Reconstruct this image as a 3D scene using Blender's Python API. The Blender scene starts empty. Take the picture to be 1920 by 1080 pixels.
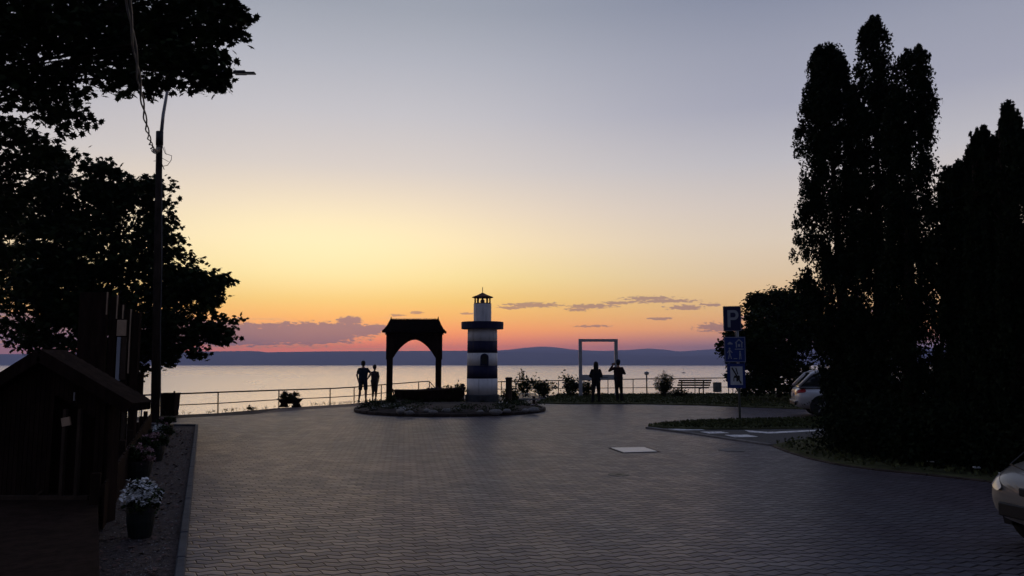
import bpy, bmesh, math, random
import numpy as np
from mathutils import Vector, Matrix, noise
R = math.radians
random.seed(7); rng = np.random.default_rng(7)
scene = bpy.context.scene
C = scene.collection

# ------------------------------------------------------------------ camera
EYE = 1.72; F = 1420.0; PITCH = R(5.65)
cd = bpy.data.cameras.new('camera'); cam = bpy.data.objects.new('camera', cd); C.objects.link(cam)
cam.location = (0, 0, EYE); cam.rotation_euler = (R(90)+PITCH, 0, 0)
cd.sensor_width = 36; cd.lens = 36*F/1920; cd.clip_start = 0.05; cd.clip_end = 90000
scene.camera = cam
scene.view_settings.view_transform = 'Standard'; scene.view_settings.look = 'None'
scene.view_settings.exposure = .3; scene.view_settings.gamma = 1

def ray(px, py):
    a = (px-960)/F; b = (540-py)/F
    return Vector((a, math.cos(PITCH)-b*math.sin(PITCH), math.sin(PITCH)+b*math.cos(PITCH)))
def gp(px, py, z=0.0):
    d = ray(px, py); t = (z-EYE)/d.z
    return Vector((d.x*t, d.y*t, z))
def at(px, py, Y):
    d = ray(px, py); t = Y/d.y
    return Vector((d.x*t, Y, EYE+d.z*t))
def lin(c):
    return tuple(((v/255)/12.92 if v/255 <= .04045 else ((v/255+.055)/1.055)**2.4) for v in c)

# ------------------------------------------------------------------ node helper
class S:
    def __init__(s, nt, k): s.nt = nt; s.k = k
    def _m(s, op, *a):
        n = s.nt.nodes.new('ShaderNodeMath'); n.operation = op
        for i, v in enumerate((s,)+a):
            if isinstance(v, S): s.nt.links.new(v.k, n.inputs[i])
            else: n.inputs[i].default_value = v
        return S(s.nt, n.outputs[0])
    def __add__(s, o): return s._m('ADD', o)
    def __sub__(s, o): return s._m('SUBTRACT', o)
    def __mul__(s, o): return s._m('MULTIPLY', o)
    def __truediv__(s, o): return s._m('DIVIDE', o)
    def max(s, o): return s._m('MAXIMUM', o)
    def min(s, o): return s._m('MINIMUM', o)
    def fl(s): return s._m('FLOOR')
    def fr(s): return s._m('FRACT')
    def ab(s): return s._m('ABSOLUTE')
    def sq(s): return s._m('SQRT')
    def pp(s, v): return s._m('PINGPONG', v)
    def ss(s, lo, hi, a=0.0, b=1.0):
        n = s.nt.nodes.new('ShaderNodeMapRange'); n.interpolation_type = 'SMOOTHSTEP'
        s.nt.links.new(s.k, n.inputs[0])
        for i, v in enumerate((lo, hi, a, b)): n.inputs[i+1].default_value = v
        return S(s.nt, n.outputs[0])
def ramp(nt, fac, stops, interp='LINEAR'):
    n = nt.nodes.new('ShaderNodeValToRGB'); cr = n.color_ramp; cr.interpolation = interp
    while len(cr.elements) > 1: cr.elements.remove(cr.elements[-1])
    cr.elements[0].position = stops[0][0]; cr.elements[0].color = (*stops[0][1], 1)
    for p, c in stops[1:]:
        e = cr.elements.new(p); e.color = (*c, 1)
    nt.links.new(fac.k, n.inputs[0]); return n.outputs[0]
def mixc(nt, fac, a, b, mode='MIX'):
    n = nt.nodes.new('ShaderNodeMix'); n.data_type = 'RGBA'; n.blend_type = mode
    for sock, v in ((n.inputs[0], fac), (n.inputs[6], a), (n.inputs[7], b)):
        if isinstance(v, S): nt.links.new(v.k, sock)
        elif isinstance(v, (int, float)): sock.default_value = v
        elif isinstance(v, tuple): sock.default_value = (*v[:3], 1)
        else: nt.links.new(v, sock)
    return n.outputs[2]
def sep(nt, vec):
    n = nt.nodes.new('ShaderNodeSeparateXYZ'); nt.links.new(vec, n.inputs[0])
    return [S(nt, n.outputs[i]) for i in range(3)]
def comb(nt, *a):
    n = nt.nodes.new('ShaderNodeCombineXYZ')
    for i, v in enumerate(a):
        if isinstance(v, S): nt.links.new(v.k, n.inputs[i])
        else: n.inputs[i].default_value = v
    return n.outputs[0]
def noisen(nt, vec, scale, detail=4, rough=.5, out=0):
    n = nt.nodes.new('ShaderNodeTexNoise'); n.inputs['Scale'].default_value = scale
    n.inputs['Detail'].default_value = detail; n.inputs['Roughness'].default_value = rough
    nt.links.new(vec, n.inputs['Vector']); return S(nt, n.outputs[out])

# ------------------------------------------------------------------ world (dusk sky)
SUN_AZ = -12.5
w = bpy.data.worlds.new('World'); scene.world = w; w.use_nodes = True
nt = w.node_tree; nt.nodes.clear()
tc = nt.nodes.new('ShaderNodeTexCoord')
dx, dy, dz = sep(nt, tc.outputs['Generated'])
az = dx._m('ARCTAN2', dy)*57.2958
el = dz.max(-1.0).min(1.0)._m('ARCSINE')*57.2958
def elv(py): return math.degrees(math.asin(ray(960, py).normalized().z))
def azv(px, py=640): d = ray(px, py); return math.degrees(math.atan2(d.x, d.y))
t = (el/90.0).max(0.0)
def stops(rows, low=.42):
    out = []
    for e, c in rows:
        k = (1.0 if e < 6 else max(.95, 1.0-.05*(e-6)/12))*(.95+low*math.exp(-(max(e, 0)/2.6)**2))
        out.append((max(0, e)/90.0, tuple(v*k for v in lin(c))))
    return out
A = [(0,(255,112,58)),(elv(655),(255,118,58)),(elv(642),(255,128,56)),(elv(625),(255,146,58)),(elv(600),(255,178,68)),(elv(565),(255,206,88)),
     (elv(520),(255,226,140)),(elv(460),(252,226,178)),(elv(400),(236,216,190)),(elv(320),(212,203,196)),
     (elv(220),(193,191,195)),(elv(120),(173,175,184)),(elv(20),(152,157,168)),(38,(130,138,158)),(60,(112,121,146)),(90,(100,109,138))]
B = [(0,(142,122,134)),(elv(655),(146,122,132)),(elv(640),(190,134,118)),(elv(620),(238,166,100)),(elv(580),(236,190,124)),
     (elv(520),(226,200,164)),(elv(460),(220,203,182)),(elv(400),(208,196,187)),(elv(320),(186,183,188)),
     (elv(220),(160,161,176)),(elv(120),(148,151,167)),(elv(20),(129,135,154)),(38,(106,113,140)),(60,(98,106,134)),(90,(100,109,138))]
D_ = [(0,(66,64,78)),(6,(78,74,90)),(14,(76,80,100)),(30,(70,77,100)),(60,(84,92,120)),(90,(100,109,138))]
ca = ramp(nt, t, stops(A, 1.3)); cb = ramp(nt, t, stops(B, .75)); cc = ramp(nt, t, stops(D_))
da = (az-SUN_AZ).ab(); da = da.min((da-360.0).ab())
c1 = mixc(nt, da.ss(3, 34), ca, cb)
gu = (az-azv(600, 480))/13.0; gv = (el-elv(475))/3.6
c1 = mixc(nt, ((gu*gu+gv*gv)*-1.0)._m('EXPONENT')*.6, c1, lin((255,245,190)))
c2 = mixc(nt, da.ss(42, 125), c1, cc)
# clouds, placed by compass direction
nv = comb(nt, az*1.1, el*4.2, 0.0)
n1 = noisen(nt, nv, 1.0, 8, .62); n2 = noisen(nt, comb(nt, az*.16, el*.55, 3.0), 1.0, 3, .5)
def field(els, n, amp):
    f = None
    for px, py, rx, ry in els:
        cu, cv, ru, rv = azv(px), elv(py), rx/F*57.3, ry/F*57.3
        a = (az-cu)/ru; b = (el-cv)/rv
        g = (a*a+b*b).sq()*-1.0+1.0
        f = g if f is None else f.max(g)
    return f+(n-.5)*amp
bank = [(560,628,120,21),(440,632,170,19),(620,620,90,14),(655,603,24,8),(668,622,60,8),(710,616,26,7),(300,626,220,24),(80,625,200,26)]
strk = [(1000,572,62,5.5),(960,577,26,3.5),(1108,575,52,5),(1085,581,22,4),(1215,561,52,4.5),(1245,567,70,4),(1160,569,34,3.5),(1285,579,38,5),(1335,575,22,3.5),
        (1238,599,26,2.8),(1350,616,50,9),(1112,612,34,2.4),(780,587,14,3.2),(742,592,16,2.4),(875,588,16,2.2),(1500,570,60,6),(1700,590,90,8),(1410,600,40,5)]
thin = [(760,598,60,3),(700,655,120,2.2),(500,602,60,2.2)]
n3 = noisen(nt, comb(nt, az*2.6, el*8.0, 9.0), 1.0, 6, .6); n4 = n1*.45+n3*.55
mb = field(bank, n4, 2.6).ss(.0, .12); ms = field(strk, n3, 3.0).ss(.0, .35)
edge = field(bank, n4, 2.6).ss(-.30, .0)
c3 = mixc(nt, edge*.45, c2, lin((255,190,110)))
c4 = mixc(nt, mb*(n2*.25+.74), c3, lin((132,106,118)))
c5 = mixc(nt, ms*.72, c4, lin((138,102,108)))
mt = field(thin, n1, 1.6).ss(0, .5)
c6 = mixc(nt, mt*.5, c5, lin((255,190,130)))
# faint physical sky on top
sky = nt.nodes.new('ShaderNodeTexSky'); sky.sky_type = 'NISHITA'; sky.sun_disc = False
sky.sun_elevation = R(1.0); sky.sun_rotation = R(SUN_AZ); sky.altitude = 120
bg1 = nt.nodes.new('ShaderNodeBackground'); nt.links.new(c6, bg1.inputs[0]); bg1.inputs[1].default_value = 1.0
bg2 = nt.nodes.new('ShaderNodeBackground'); nt.links.new(sky.outputs[0], bg2.inputs[0]); bg2.inputs[1].default_value = .012
ad = nt.nodes.new('ShaderNodeAddShader'); nt.links.new(bg1.outputs[0], ad.inputs[0]); nt.links.new(bg2.outputs[0], ad.inputs[1])
wo = nt.nodes.new('ShaderNodeOutputWorld'); nt.links.new(ad.outputs[0], wo.inputs[0])

# sun, already sunk in the haze: only a trace of warm light
ld = bpy.data.lights.new('sun', 'SUN'); ld.energy = .05; ld.angle = R(25); ld.color = (1, .55, .3)
lo = bpy.data.objects.new('sun', ld); C.objects.link(lo)
sd = Vector((math.sin(R(SUN_AZ)), math.cos(R(SUN_AZ)), math.tan(R(2.0))))
lo.rotation_euler = sd.to_track_quat('Z', 'Y').to_euler()

# ------------------------------------------------------------------ materials
def mat(name, col, rough=.8, var=.25, scale=8, metal=0, spec=.3, bump=0, bscale=None, stretch=None):
    m = bpy.data.materials.new(name); m.use_nodes = True; nt = m.node_tree
    p = nt.nodes['Principled BSDF']
    tc = nt.nodes.new('ShaderNodeTexCoord'); v = tc.outputs['Object']
    if stretch:
        x, y, z = sep(nt, v); v = comb(nt, x*stretch[0], y*stretch[1], z*stretch[2])
    n = noisen(nt, v, scale, 5, .6)
    lo_ = tuple(c*(1-var) for c in col); hi = tuple(min(1, c*(1+var)) for c in col)
    nt.links.new(mixc(nt, n.ss(.3, .7), lo_, hi), p.inputs['Base Color'])
    p.inputs['Roughness'].default_value = rough; p.inputs['Metallic'].default_value = metal
    p.inputs['Specular IOR Level'].default_value = spec
    if bump:
        b = nt.nodes.new('ShaderNodeBump'); b.inputs['Strength'].default_value = bump; b.inputs['Distance'].default_value = .02
        n3 = noisen(nt, v, bscale or scale*4, 4, .6); nt.links.new(n3.k, b.inputs['Height']); nt.links.new(b.outputs[0], p.inputs['Normal'])
    return m
M = {
 'soil': mat('soil', (.05,.038,.03), .95, .4, 3, bump=.6, bscale=12),
 'grass': mat('grass_ground', (.07,.072,.035), .95, .45, 2.5, spec=.05, bump=.6, bscale=25),
 'blade': mat('grass_blade', (.06,.07,.03), .9, .4, 4, spec=.05),
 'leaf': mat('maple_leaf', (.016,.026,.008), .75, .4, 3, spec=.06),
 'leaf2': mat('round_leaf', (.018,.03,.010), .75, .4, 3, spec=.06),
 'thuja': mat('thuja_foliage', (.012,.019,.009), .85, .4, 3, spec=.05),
 'bushleaf': mat('bush_leaf', (.028,.04,.014), .75, .4, 6, spec=.08),
 'bark': mat('bark', (.035,.026,.02), .95, .4, 6, spec=.1, bump=.8, bscale=20, stretch=(1,1,.3)),
 'oldwood': mat('weathered_wood', (.05,.034,.024), .85, .35, 9, spec=.15, bump=.4, bscale=30, stretch=(1,1,.2)),
 'darkwood': mat('dark_stained_wood', (.022,.013,.010), .9, .35, 9, spec=.03, bump=.4, bscale=30, stretch=(1,1,.2)),
 'palewood': mat('pale_board', (.42,.30,.2), .7, .15, 6, spec=.2),
 'shingle': mat('wood_shingle', (.013,.009,.009), .95, .5, 14, spec=.0, bump=.5),
 'white': mat('white_plaster', (.76,.76,.76), .8, .06, 5, bump=.15),
 'navy': mat('navy_plaster', (.014,.016,.055), .75, .15, 5, bump=.15),
 'plinth': mat('plinth_plaster', (.055,.06,.068), .85, .25, 6, bump=.3),
 'lanternwood': mat('lantern_wood', (.10,.04,.022), .8, .2, 10),
 'whitemetal': mat('white_painted_frame', (.42,.43,.45), .5, .1, 4),
 'rail': mat('rail_paint', (.05,.03,.024), .6, .25, 6, spec=.3),
 'galv': mat('galvanised_steel', (.3,.31,.32), .45, .15, 8, metal=.7),
 'black': mat('black_plastic', (.015,.015,.016), .5, .2, 8),
 'concrete': mat('concrete_kerb', (.16,.155,.15), .9, .25, 5, bump=.4, bscale=30),
 'stone': mat('field_stone', (.2,.19,.175), .9, .3, 4, bump=.5),
 'asphalt': mat('asphalt', (.05,.05,.052), .85, .25, 20, bump=.4, bscale=120),
 'paint': mat('road_paint', (.75,.75,.74), .8, .2, 12),
 'petal_w': mat('white_petal', (.72,.74,.72), .8, .15, 12),
 'petal_p': mat('purple_petal', (.2,.05,.18), .8, .3, 12),
 'petal_k': mat('pink_petal', (.34,.20,.21), .8, .3, 12),
 'pot': mat('dark_pot', (.010,.014,.013), .6, .2, 6),
 'skin': mat('skin', (.25,.13,.09), .6, .08, 10),
 'hair': mat('dark_hair', (.015,.011,.009), .7, .3, 20),
 'navycloth': mat('navy_cloth', (.02,.028,.05), .9, .2, 12, spec=.1),
 'blackcloth': mat('black_cloth', (.012,.012,.015), .9, .2, 12, spec=.1),
 'browncloth': mat('maroon_cloth', (.03,.012,.012), .9, .2, 12, spec=.1),
 'greycloth': mat('grey_cloth', (.06,.045,.045), .9, .2, 12, spec=.1),
 'signblue': mat('sign_blue', (.012,.035,.19), .45, .08, 5),
 'signnavy': mat('sign_navy', (.008,.012,.06), .45, .08, 5),
 'signwhite': mat('sign_white', (.30,.33,.37), .5, .06, 5),
 'bench': mat('bench_slat', (.012,.010,.008), .9, .3, 12),
 'tyre': mat('tyre', (.012,.012,.012), .85, .2, 20),
 'lamp': mat('opal_lamp', (.45,.45,.45), .35, .05, 5),
 'sail': mat('boat_hull', (.5,.5,.5), .5, .05, 5),
 'hill': mat('forested_hill', (.035,.045,.035), .95, .4, .002, spec=.0),
 'cable': mat('cable', (.10,.10,.10), .7, .2, 8),
 'redlens': mat('tail_lens', (.30,.012,.012), .2, .1, 8),
 'glasslens': mat('head_lens', (.45,.46,.47), .12, .05, 8, spec=.6),
}
def carpaint(name, col):
    m = mat(name, col, .28, .03, 3, metal=.25, spec=.5); p = m.node_tree.nodes['Principled BSDF']
    p.inputs['Coat Weight'].default_value = .7; p.inputs['Coat Roughness'].default_value = .05; return m
M['silver'] = carpaint('silver_paint', (.6,.61,.63)); M['pearl'] = carpaint('pearl_paint', (.22,.21,.19))
mg = mat('car_glass', (.02,.025,.03), .06, .0, 3, spec=.8); M['carglass'] = mg

nt=M['paint'].node_tree; p=nt.nodes['Principled BSDF']; src=p.inputs['Base Color'].links[0].from_socket
tcn=nt.nodes.new('ShaderNodeTexCoord'); nn_=noisen(nt,tcn.outputs['Object'],7,6,.7)
nt.links.new(mixc(nt,nn_.ss(.5,.62)*.75,src,(.10,.10,.10)),p.inputs['Base Color'])
for k_ in ('white','navy'):
    nt=M[k_].node_tree; p=nt.nodes['Principled BSDF']; src=p.inputs['Base Color'].links[0].from_socket
    tcn=nt.nodes.new('ShaderNodeTexCoord'); x_,y_,z_=sep(nt,tcn.outputs['Object'])
    st_=noisen(nt,comb(nt,x_*7.0,y_*7.0,z_*.8),1.0,5,.65)
    nt.links.new(mixc(nt,st_.ss(.5,.72)*.35,src,(.09,.08,.07)),p.inputs['Base Color'])
# interlocking pavers
m = bpy.data.materials.new('interlocking_pavers'); m.use_nodes = True; nt = m.node_tree; M['paver'] = m
p = nt.nodes['Principled BSDF']; tcn = nt.nodes.new('ShaderNodeTexCoord')
X, Y, Z = sep(nt, tcn.outputs['Object'])
a_ = R(8)
wob = noisen(nt, tcn.outputs['Object'], .5, 2, .5)
U = X*math.cos(a_)+Y*math.sin(a_)+(wob-.5)*.05; V = Y*math.cos(a_)-X*math.sin(a_)+(wob-.5)*.12
hh, ww = .125, .22
Vw = V+(U/(ww*.5)).pp(1.0)*.050
row = (Vw/hh).fl(); fv = (Vw/hh).fr()
Us = U/ww+row*.5+(fv-.5)*.22; col = Us.fl(); fu = Us.fr()
jv = fv.min(fv*-1.0+1.0)*hh; ju = fu.min(fu*-1.0+1.0)*ww
jn = noisen(nt, tcn.outputs['Object'], 9, 2, .5)
j = (jv*.5).min(ju*1.25); wid = jn*.012+.005
hgt = (j/wid).min(1.0)
wn = nt.nodes.new('ShaderNodeTexWhiteNoise'); wn.noise_dimensions = '2D'; nt.links.new(comb(nt, row, col, 0.0), wn.inputs['Vector'])
wv = S(nt, wn.outputs['Value'])
big = noisen(nt, tcn.outputs['Object'], .35, 4, .55); fine = noisen(nt, tcn.outputs['Object'], 60, 3, .6)
big2 = noisen(nt, tcn.outputs['Object'], 1.7, 5, .65); stn_ = noisen(nt, comb(nt, X*.9+7.0, Y*.16, 0.0), 1.0, 4, .6)
base = mixc(nt, big.ss(.38,.62), (.150,.126,.142), (.138,.137,.150))
base = mixc(nt, big2.ss(.35,.7)*.5, base, (.064,.055,.064))
base = mixc(nt, stn_.ss(.52,.68)*.45, base, (.055,.048,.062))
base = mixc(nt, wv*.55, base, (.074,.062,.072))
base = mixc(nt, fine.ss(.45,.8)*.3, base, (.16,.15,.17))
colr = mixc(nt, hgt.ss(0.1,.9), (.010,.008,.008), base)
nt.links.new(colr, p.inputs['Base Color'])
nt.links.new((big*.10+.33+wv*.08+big2*.05).k, p.inputs['Roughness']); p.inputs['Specular IOR Level'].default_value = .16
bmp = nt.nodes.new('ShaderNodeBump'); bmp.inputs['Strength'].default_value = .9; bmp.inputs['Distance'].default_value = .014
nt.links.new((hgt+wv*.35+fine*.12+(fu-.5)*(wv-.5)*.8).k, bmp.inputs['Height']); nt.links.new(bmp.outputs[0], p.inputs['Normal'])
# lake
m = bpy.data.materials.new('lake_water'); m.use_nodes = True; nt = m.node_tree; M['water'] = m
p = nt.nodes['Principled BSDF']; tcn = nt.nodes.new('ShaderNodeTexCoord')
p.inputs['Base Color'].default_value = (.26,.28,.26,1); p.inputs['IOR'].default_value = 1.33
p.inputs['Specular IOR Level'].default_value = .9; p.inputs['Roughness'].default_value = .30
X, Y, Z = sep(nt, tcn.outputs['Object'])
n = noisen(nt, comb(nt, X*.10, Y*.30, 0.0), 1.0, 4, .6)
b = nt.nodes.new('ShaderNodeBump'); b.inputs['Strength'].default_value = .12; b.inputs['Distance'].default_value = .3
nt.links.new(n.k, b.inputs['Height']); nt.links.new(b.outputs[0], p.inputs['Normal'])
n = noisen(nt, comb(nt, X*.002, Y*.0006, 0.0), 1.0, 4, .6)
nt.links.new((n*.10+.15).k, p.inputs['Roughness'])
gl = nt.nodes.new('ShaderNodeBsdfGlossy'); gl.inputs['Color'].default_value = (.93,.93,.95,1); nt.links.new((n*.22+.15).k, gl.inputs['Roughness']); nt.links.new(b.outputs[0], gl.inputs['Normal'])
mx = nt.nodes.new('ShaderNodeMixShader'); mx.inputs[0].default_value = .72; nt.links.new(p.outputs[0], mx.inputs[1]); nt.links.new(gl.outputs[0], mx.inputs[2])
nt.links.new(mx.outputs[0], nt.nodes['Material Output'].inputs['Surface'])
# gravel
m = mat('gravel_bed', (.06,.045,.042), .95, .5, 22, bump=1, bscale=40); M['gravel'] = m
m = mat('brown_path', (.085,.055,.05), .7, .3, 4, bump=.5, bscale=60); M['path'] = m

# ------------------------------------------------------------------ mesh helpers
class MB:
    def __init__(s): s.v = []; s.f = []
    def add(s, vs, fs):
        o = len(s.v); s.v += [Vector(v) for v in vs]; s.f += [tuple(i+o for i in f) for f in fs]; return s
    def box(s, c, d, rz=0, rx=0, ry=0):
        m = Matrix.Translation(c) @ Matrix.Rotation(rz,4,'Z') @ Matrix.Rotation(ry,4,'Y') @ Matrix.Rotation(rx,4,'X')
        vs = [m @ Vector((x*d[0]/2, y*d[1]/2, z*d[2]/2)) for z in (-1,1) for x,y in ((-1,-1),(1,-1),(1,1),(-1,1))]
        return s.add(vs, [(3,2,1,0),(4,5,6,7),(0,1,5,4),(1,2,6,5),(2,3,7,6),(3,0,4,7)])
    def tube(s, pts, rad, n=8, cap=True):
        pts = [Vector(p) for p in pts]
        if not hasattr(rad, '__len__'): rad = [rad]*len(pts)
        vs = []; prev = None
        for i, p in enumerate(pts):
            d = (pts[min(i+1,len(pts)-1)]-pts[max(i-1,0)]).normalized()
            if prev is None:
                a = d.orthogonal().normalized()
            else:
                a = (prev-d*prev.dot(d)); a = a.normalized() if a.length > 1e-6 else d.orthogonal().normalized()
            prev = a; b = d.cross(a)
            vs += [p+(a*math.cos(6.28319*k/n)+b*math.sin(6.28319*k/n))*rad[i] for k in range(n)]
        fs = [(i*n+k, i*n+(k+1)%n, (i+1)*n+(k+1)%n, (i+1)*n+k) for i in range(len(pts)-1) for k in range(n)]
        if cap: fs += [tuple(range(n-1,-1,-1)), tuple(range((len(pts)-1)*n, len(pts)*n))]
        return s.add(vs, fs)
    def lathe(s, prof, n=32, c=(0,0,0), sx=1, sy=1):
        c = Vector(c); vs = []
        for r, z in prof: vs += [c+Vector((r*sx*math.cos(6.28319*k/n), r*sy*math.sin(6.28319*k/n), z)) for k in range(n)]
        fs = [(i*n+k, i*n+(k+1)%n, (i+1)*n+(k+1)%n, (i+1)*n+k) for i in range(len(prof)-1) for k in range(n)]
        fs += [tuple(range(n-1,-1,-1)), tuple(range((len(prof)-1)*n, len(prof)*n))]
        return s.add(vs, fs)
    def prism(s, poly, z0, z1):
        n = len(poly)
        vs = [(p[0],p[1],z0) for p in poly]+[(p[0],p[1],z1) for p in poly]
        return s.add(vs, [tuple(range(n-1,-1,-1)), tuple(range(n,2*n))]+[(i,(i+1)%n,(i+1)%n+n,i+n) for i in range(n)])
    def xz(s, poly, y0, y1):        # polygon in x-z extruded along y
        n = len(poly)
        vs = [(p[0],y0,p[1]) for p in poly]+[(p[0],y1,p[1]) for p in poly]
        return s.add(vs, [tuple(range(n)), tuple(range(2*n-1,n-1,-1))]+[(i+n,(i+1)%n+n,(i+1)%n,i) for i in range(n)])
    def ball(s, c, r, n=12, sz=1):
        return s.lathe([(max(r*math.sin(math.pi*k/(n//2)),1e-4), -r*sz*math.cos(math.pi*k/(n//2))) for k in range(n//2+1)], n, c)
    def build(s, name, m, parent=None, smooth=False, bevel=0):
        me = bpy.data.meshes.new(name); me.from_pydata([tuple(v) for v in s.v], [], s.f); me.validate()
        bm = bmesh.new(); bm.from_mesh(me); bmesh.ops.recalc_face_normals(bm, faces=bm.faces)
        if bevel: bmesh.ops.bevel(bm, geom=[e for e in bm.edges if e.calc_face_angle(0) > .6], offset=bevel, segments=1, affect='EDGES')
        bm.to_mesh(me); bm.free()
        return link(name, me, m, parent, smooth)
def link(name, me, m, parent=None, smooth=False):
    me.materials.append(M[m] if isinstance(m, str) else m)
    if smooth: me.polygons.foreach_set('use_smooth', [True]*len(me.polygons))
    o = bpy.data.objects.new(name, me); C.objects.link(o)
    if parent: o.parent = parent
    return o
def tag(o, label, cat, group=None):
    o['label'] = label; o['category'] = cat
    if group: o['group'] = group
    return o
def thing(name, label, cat, loc=(0,0,0), rz=0, group=None):
    o = bpy.data.objects.new(name, None); C.objects.link(o); o.location = loc; o.rotation_euler = (0,0,rz); o.empty_display_size = .2
    return tag(o, label, cat, group)
def struct(o, kind='structure'): o['kind'] = kind; return o
def copy_tree(o, parent=None):
    c = o.copy(); C.objects.link(c); c.parent = parent
    for ch in list(o.children): copy_tree(ch, c)
    return c

MAPLE = [(0,-.5),(.12,-.28),(.42,-.34),(.33,-.12),(.56,.1),(.3,.12),(.24,.3),(.1,.24),(0,.56),(-.1,.24),(-.24,.3),(-.3,.12),(-.56,.1),(-.33,-.12),(-.42,-.34),(-.12,-.28)]
OVAL = [(0,-.5),(.26,-.15),(.22,.2),(0,.55),(-.22,.2),(-.26,-.15)]
FAN = [(0,-.5),(.18,-.1),(.34,.25),(.1,.2),(.02,.55),(-.14,.18),(-.32,.3),(-.2,-.1)]
BLADE = [(-.06,-.5),(.06,-.5),(.05,.1),(0,.5),(-.04,.1)]
def leaves(name, pts, size, tmpl, m, parent, up=.6, point=None):
    pts = np.asarray(pts, float); N = len(pts); k = len(tmpl)
    nrm = rng.normal(size=(N,3)); nrm[:,2] = np.abs(nrm[:,2])+up; nrm /= np.linalg.norm(nrm,axis=1)[:,None]
    r = rng.normal(size=(N,3))
    if point is not None: r = r*.45+np.asarray(point)
    tx = r-(r*nrm).sum(1)[:,None]*nrm; tx /= np.linalg.norm(tx,axis=1)[:,None]; ty = np.cross(nrm, tx)
    if point is not None: tx, ty = ty, tx
    s = size*rng.uniform(.65,1.3,N)
    T = np.array(tmpl); cz = -.35*(T[:,0]**2+T[:,1]**2)
    V = pts[:,None,:]+s[:,None,None]*(tx[:,None,:]*T[None,:,0,None]+ty[:,None,:]*T[None,:,1,None]+nrm[:,None,:]*cz[None,:,None])
    me = bpy.data.meshes.new(name); me.vertices.add(N*k); me.vertices.foreach_set('co', V.reshape(-1).astype('f'))
    me.loops.add(N*k); me.loops.foreach_set('vertex_index', np.arange(N*k, dtype='i'))
    me.polygons.add(N); me.polygons.foreach_set('loop_start', (np.arange(N)*k).astype('i'))
    me.update(calc_edges=True)
    return link(name, me, m, parent)
def clumpcloud(c, rad, n, sub=26, sr=.22, hollow=.0):
    """points in an uneven ellipsoid made of sub-clusters"""
    c = np.array(c); rad = np.array(rad)
    d = rng.normal(size=(sub,3)); d /= np.linalg.norm(d,axis=1)[:,None]
    rr = rng.uniform(hollow,1,sub)**(1/2.2)
    cc = c+d*rr[:,None]*rad*.93
    idx = rng.integers(0,sub,n); s = sr*rad.mean()*rng.uniform(.5,1.25,sub)[idx]
    q = rng.normal(size=(n,3))*s[:,None]; q[:,2] *= .65
    return cc[idx]+q
def branch(mb, a, b, r0, r1, seg=5, wig=.12, n=6):
    a = Vector(a); b = Vector(b); L = (b-a).length; pts = []; rs = []
    for i in range(seg+1):
        t = i/seg; p = a.lerp(b, t); k = math.sin(math.pi*t)
        p += Vector((random.uniform(-1,1), random.uniform(-1,1), random.uniform(-.5,1)))*wig*L*k*.6+Vector((0,0,L*.06*k))
        pts.append(p); rs.append(r0+(r1-r0)*t)
    mb.tube(pts, rs, n)
    return pts

# ------------------------------------------------------------------ terrain
LAKE = -22.0
edge_px = [(-900,850),(-300,812),(0,795),(200,785),(330,778),(409,774.5),(523,765),(619,759.5),(664,756.5),(720,750),(783,743),(812,741),(935,741),(1045,741),(1187,740.5),(1360,740),(1500,741),(1700,743),(2100,750),(2800,770)]
E = [gp(*q) for q in edge_px]
E = [Vector((-260,5,0)), Vector((-90,9,0))]+E+[Vector((150,20,0)), Vector((420,0,0))]
n = len(E)
mb = MB()
poly = [(p.x,p.y,0) for p in E]
back = [(-3000,5),( -3000,-3000),(3000,-3000),(3000,0)]
vs = [(-3000,5,0)]+poly+[(3000,0,0),(3000,-3000,0),(-3000,-3000,0)]
mb.add(vs, [tuple(range(len(vs)))])
# bank falling to the lake
top = [(-3000,5,0)]+poly+[(3000,0,0)]
rows = []
for k,(off,z) in enumerate(((0,0),(.35,-.12),(3,-2.6),(12,-11),(34,-23.5))):
    rows.append([(x, y+off+(noise.noise(Vector((x*.2,k*3.1,0)))*off*.12), z) for x,y,_ in top])
for k in range(len(rows)-1):
    for i in range(len(top)-1):
        mb.add([rows[k][i],rows[k][i+1],rows[k+1][i+1],rows[k+1][i]], [(0,1,2,3)])
struct(mb.build('ground', 'soil'))
mb = MB(); mb.add([(-40000,20,LAKE),(40000,20,LAKE),(40000,60000,LAKE),(-40000,60000,LAKE)], [(0,1,2,3)])
struct(mb.build('lake_water', 'water'))

# paved square
kA = gp(369,800); kB = gp(337,1080); kd = (kA-kB).normalized(); kC = kB-kd*26
def inset(i, d):
    a = E[max(i-1,0)]; b = E[min(i+1,n-1)]; t_ = (b-a).normalized(); nn = Vector((-t_.y, t_.x, 0)); return E[i]-nn*d
inner = [inset(i, 1.7) for i in range(2, n)]
li = [q for q in inner if q.x > kA.x-3.5]
pz = [(kC.x,kC.y), (kA.x,kA.y), (kA.x-2.9,kA.y+.1)]+[(q.x,q.y) for q in li if q.x < 200]+[(150,-26)]
def sheet(name, poly, z, m, kind='structure'):
    b_ = MB(); b_.add([(p[0],p[1],z) for p in poly], [tuple(range(len(poly)))]); return struct(b_.build(name, m), kind)
sheet('paved_square', pz, .012, 'paver')
outer = [inset(i, .25) for i in range(2, n)]
o2 = [(q.x,q.y) for q in outer if -9.9 < q.x < 2.0]; i2 = [(q.x,q.y) for q in inner if -9.9 < q.x < 2.0]
mb = MB()
for i in range(min(len(o2),len(i2))-1):
    mb.add([(*i2[i],.008),(*i2[i+1],.008),(*o2[i+1],.008),(*o2[i],.008)], [(0,1,2,3)])
struct(mb.build('promenade_path', 'path'))
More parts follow.
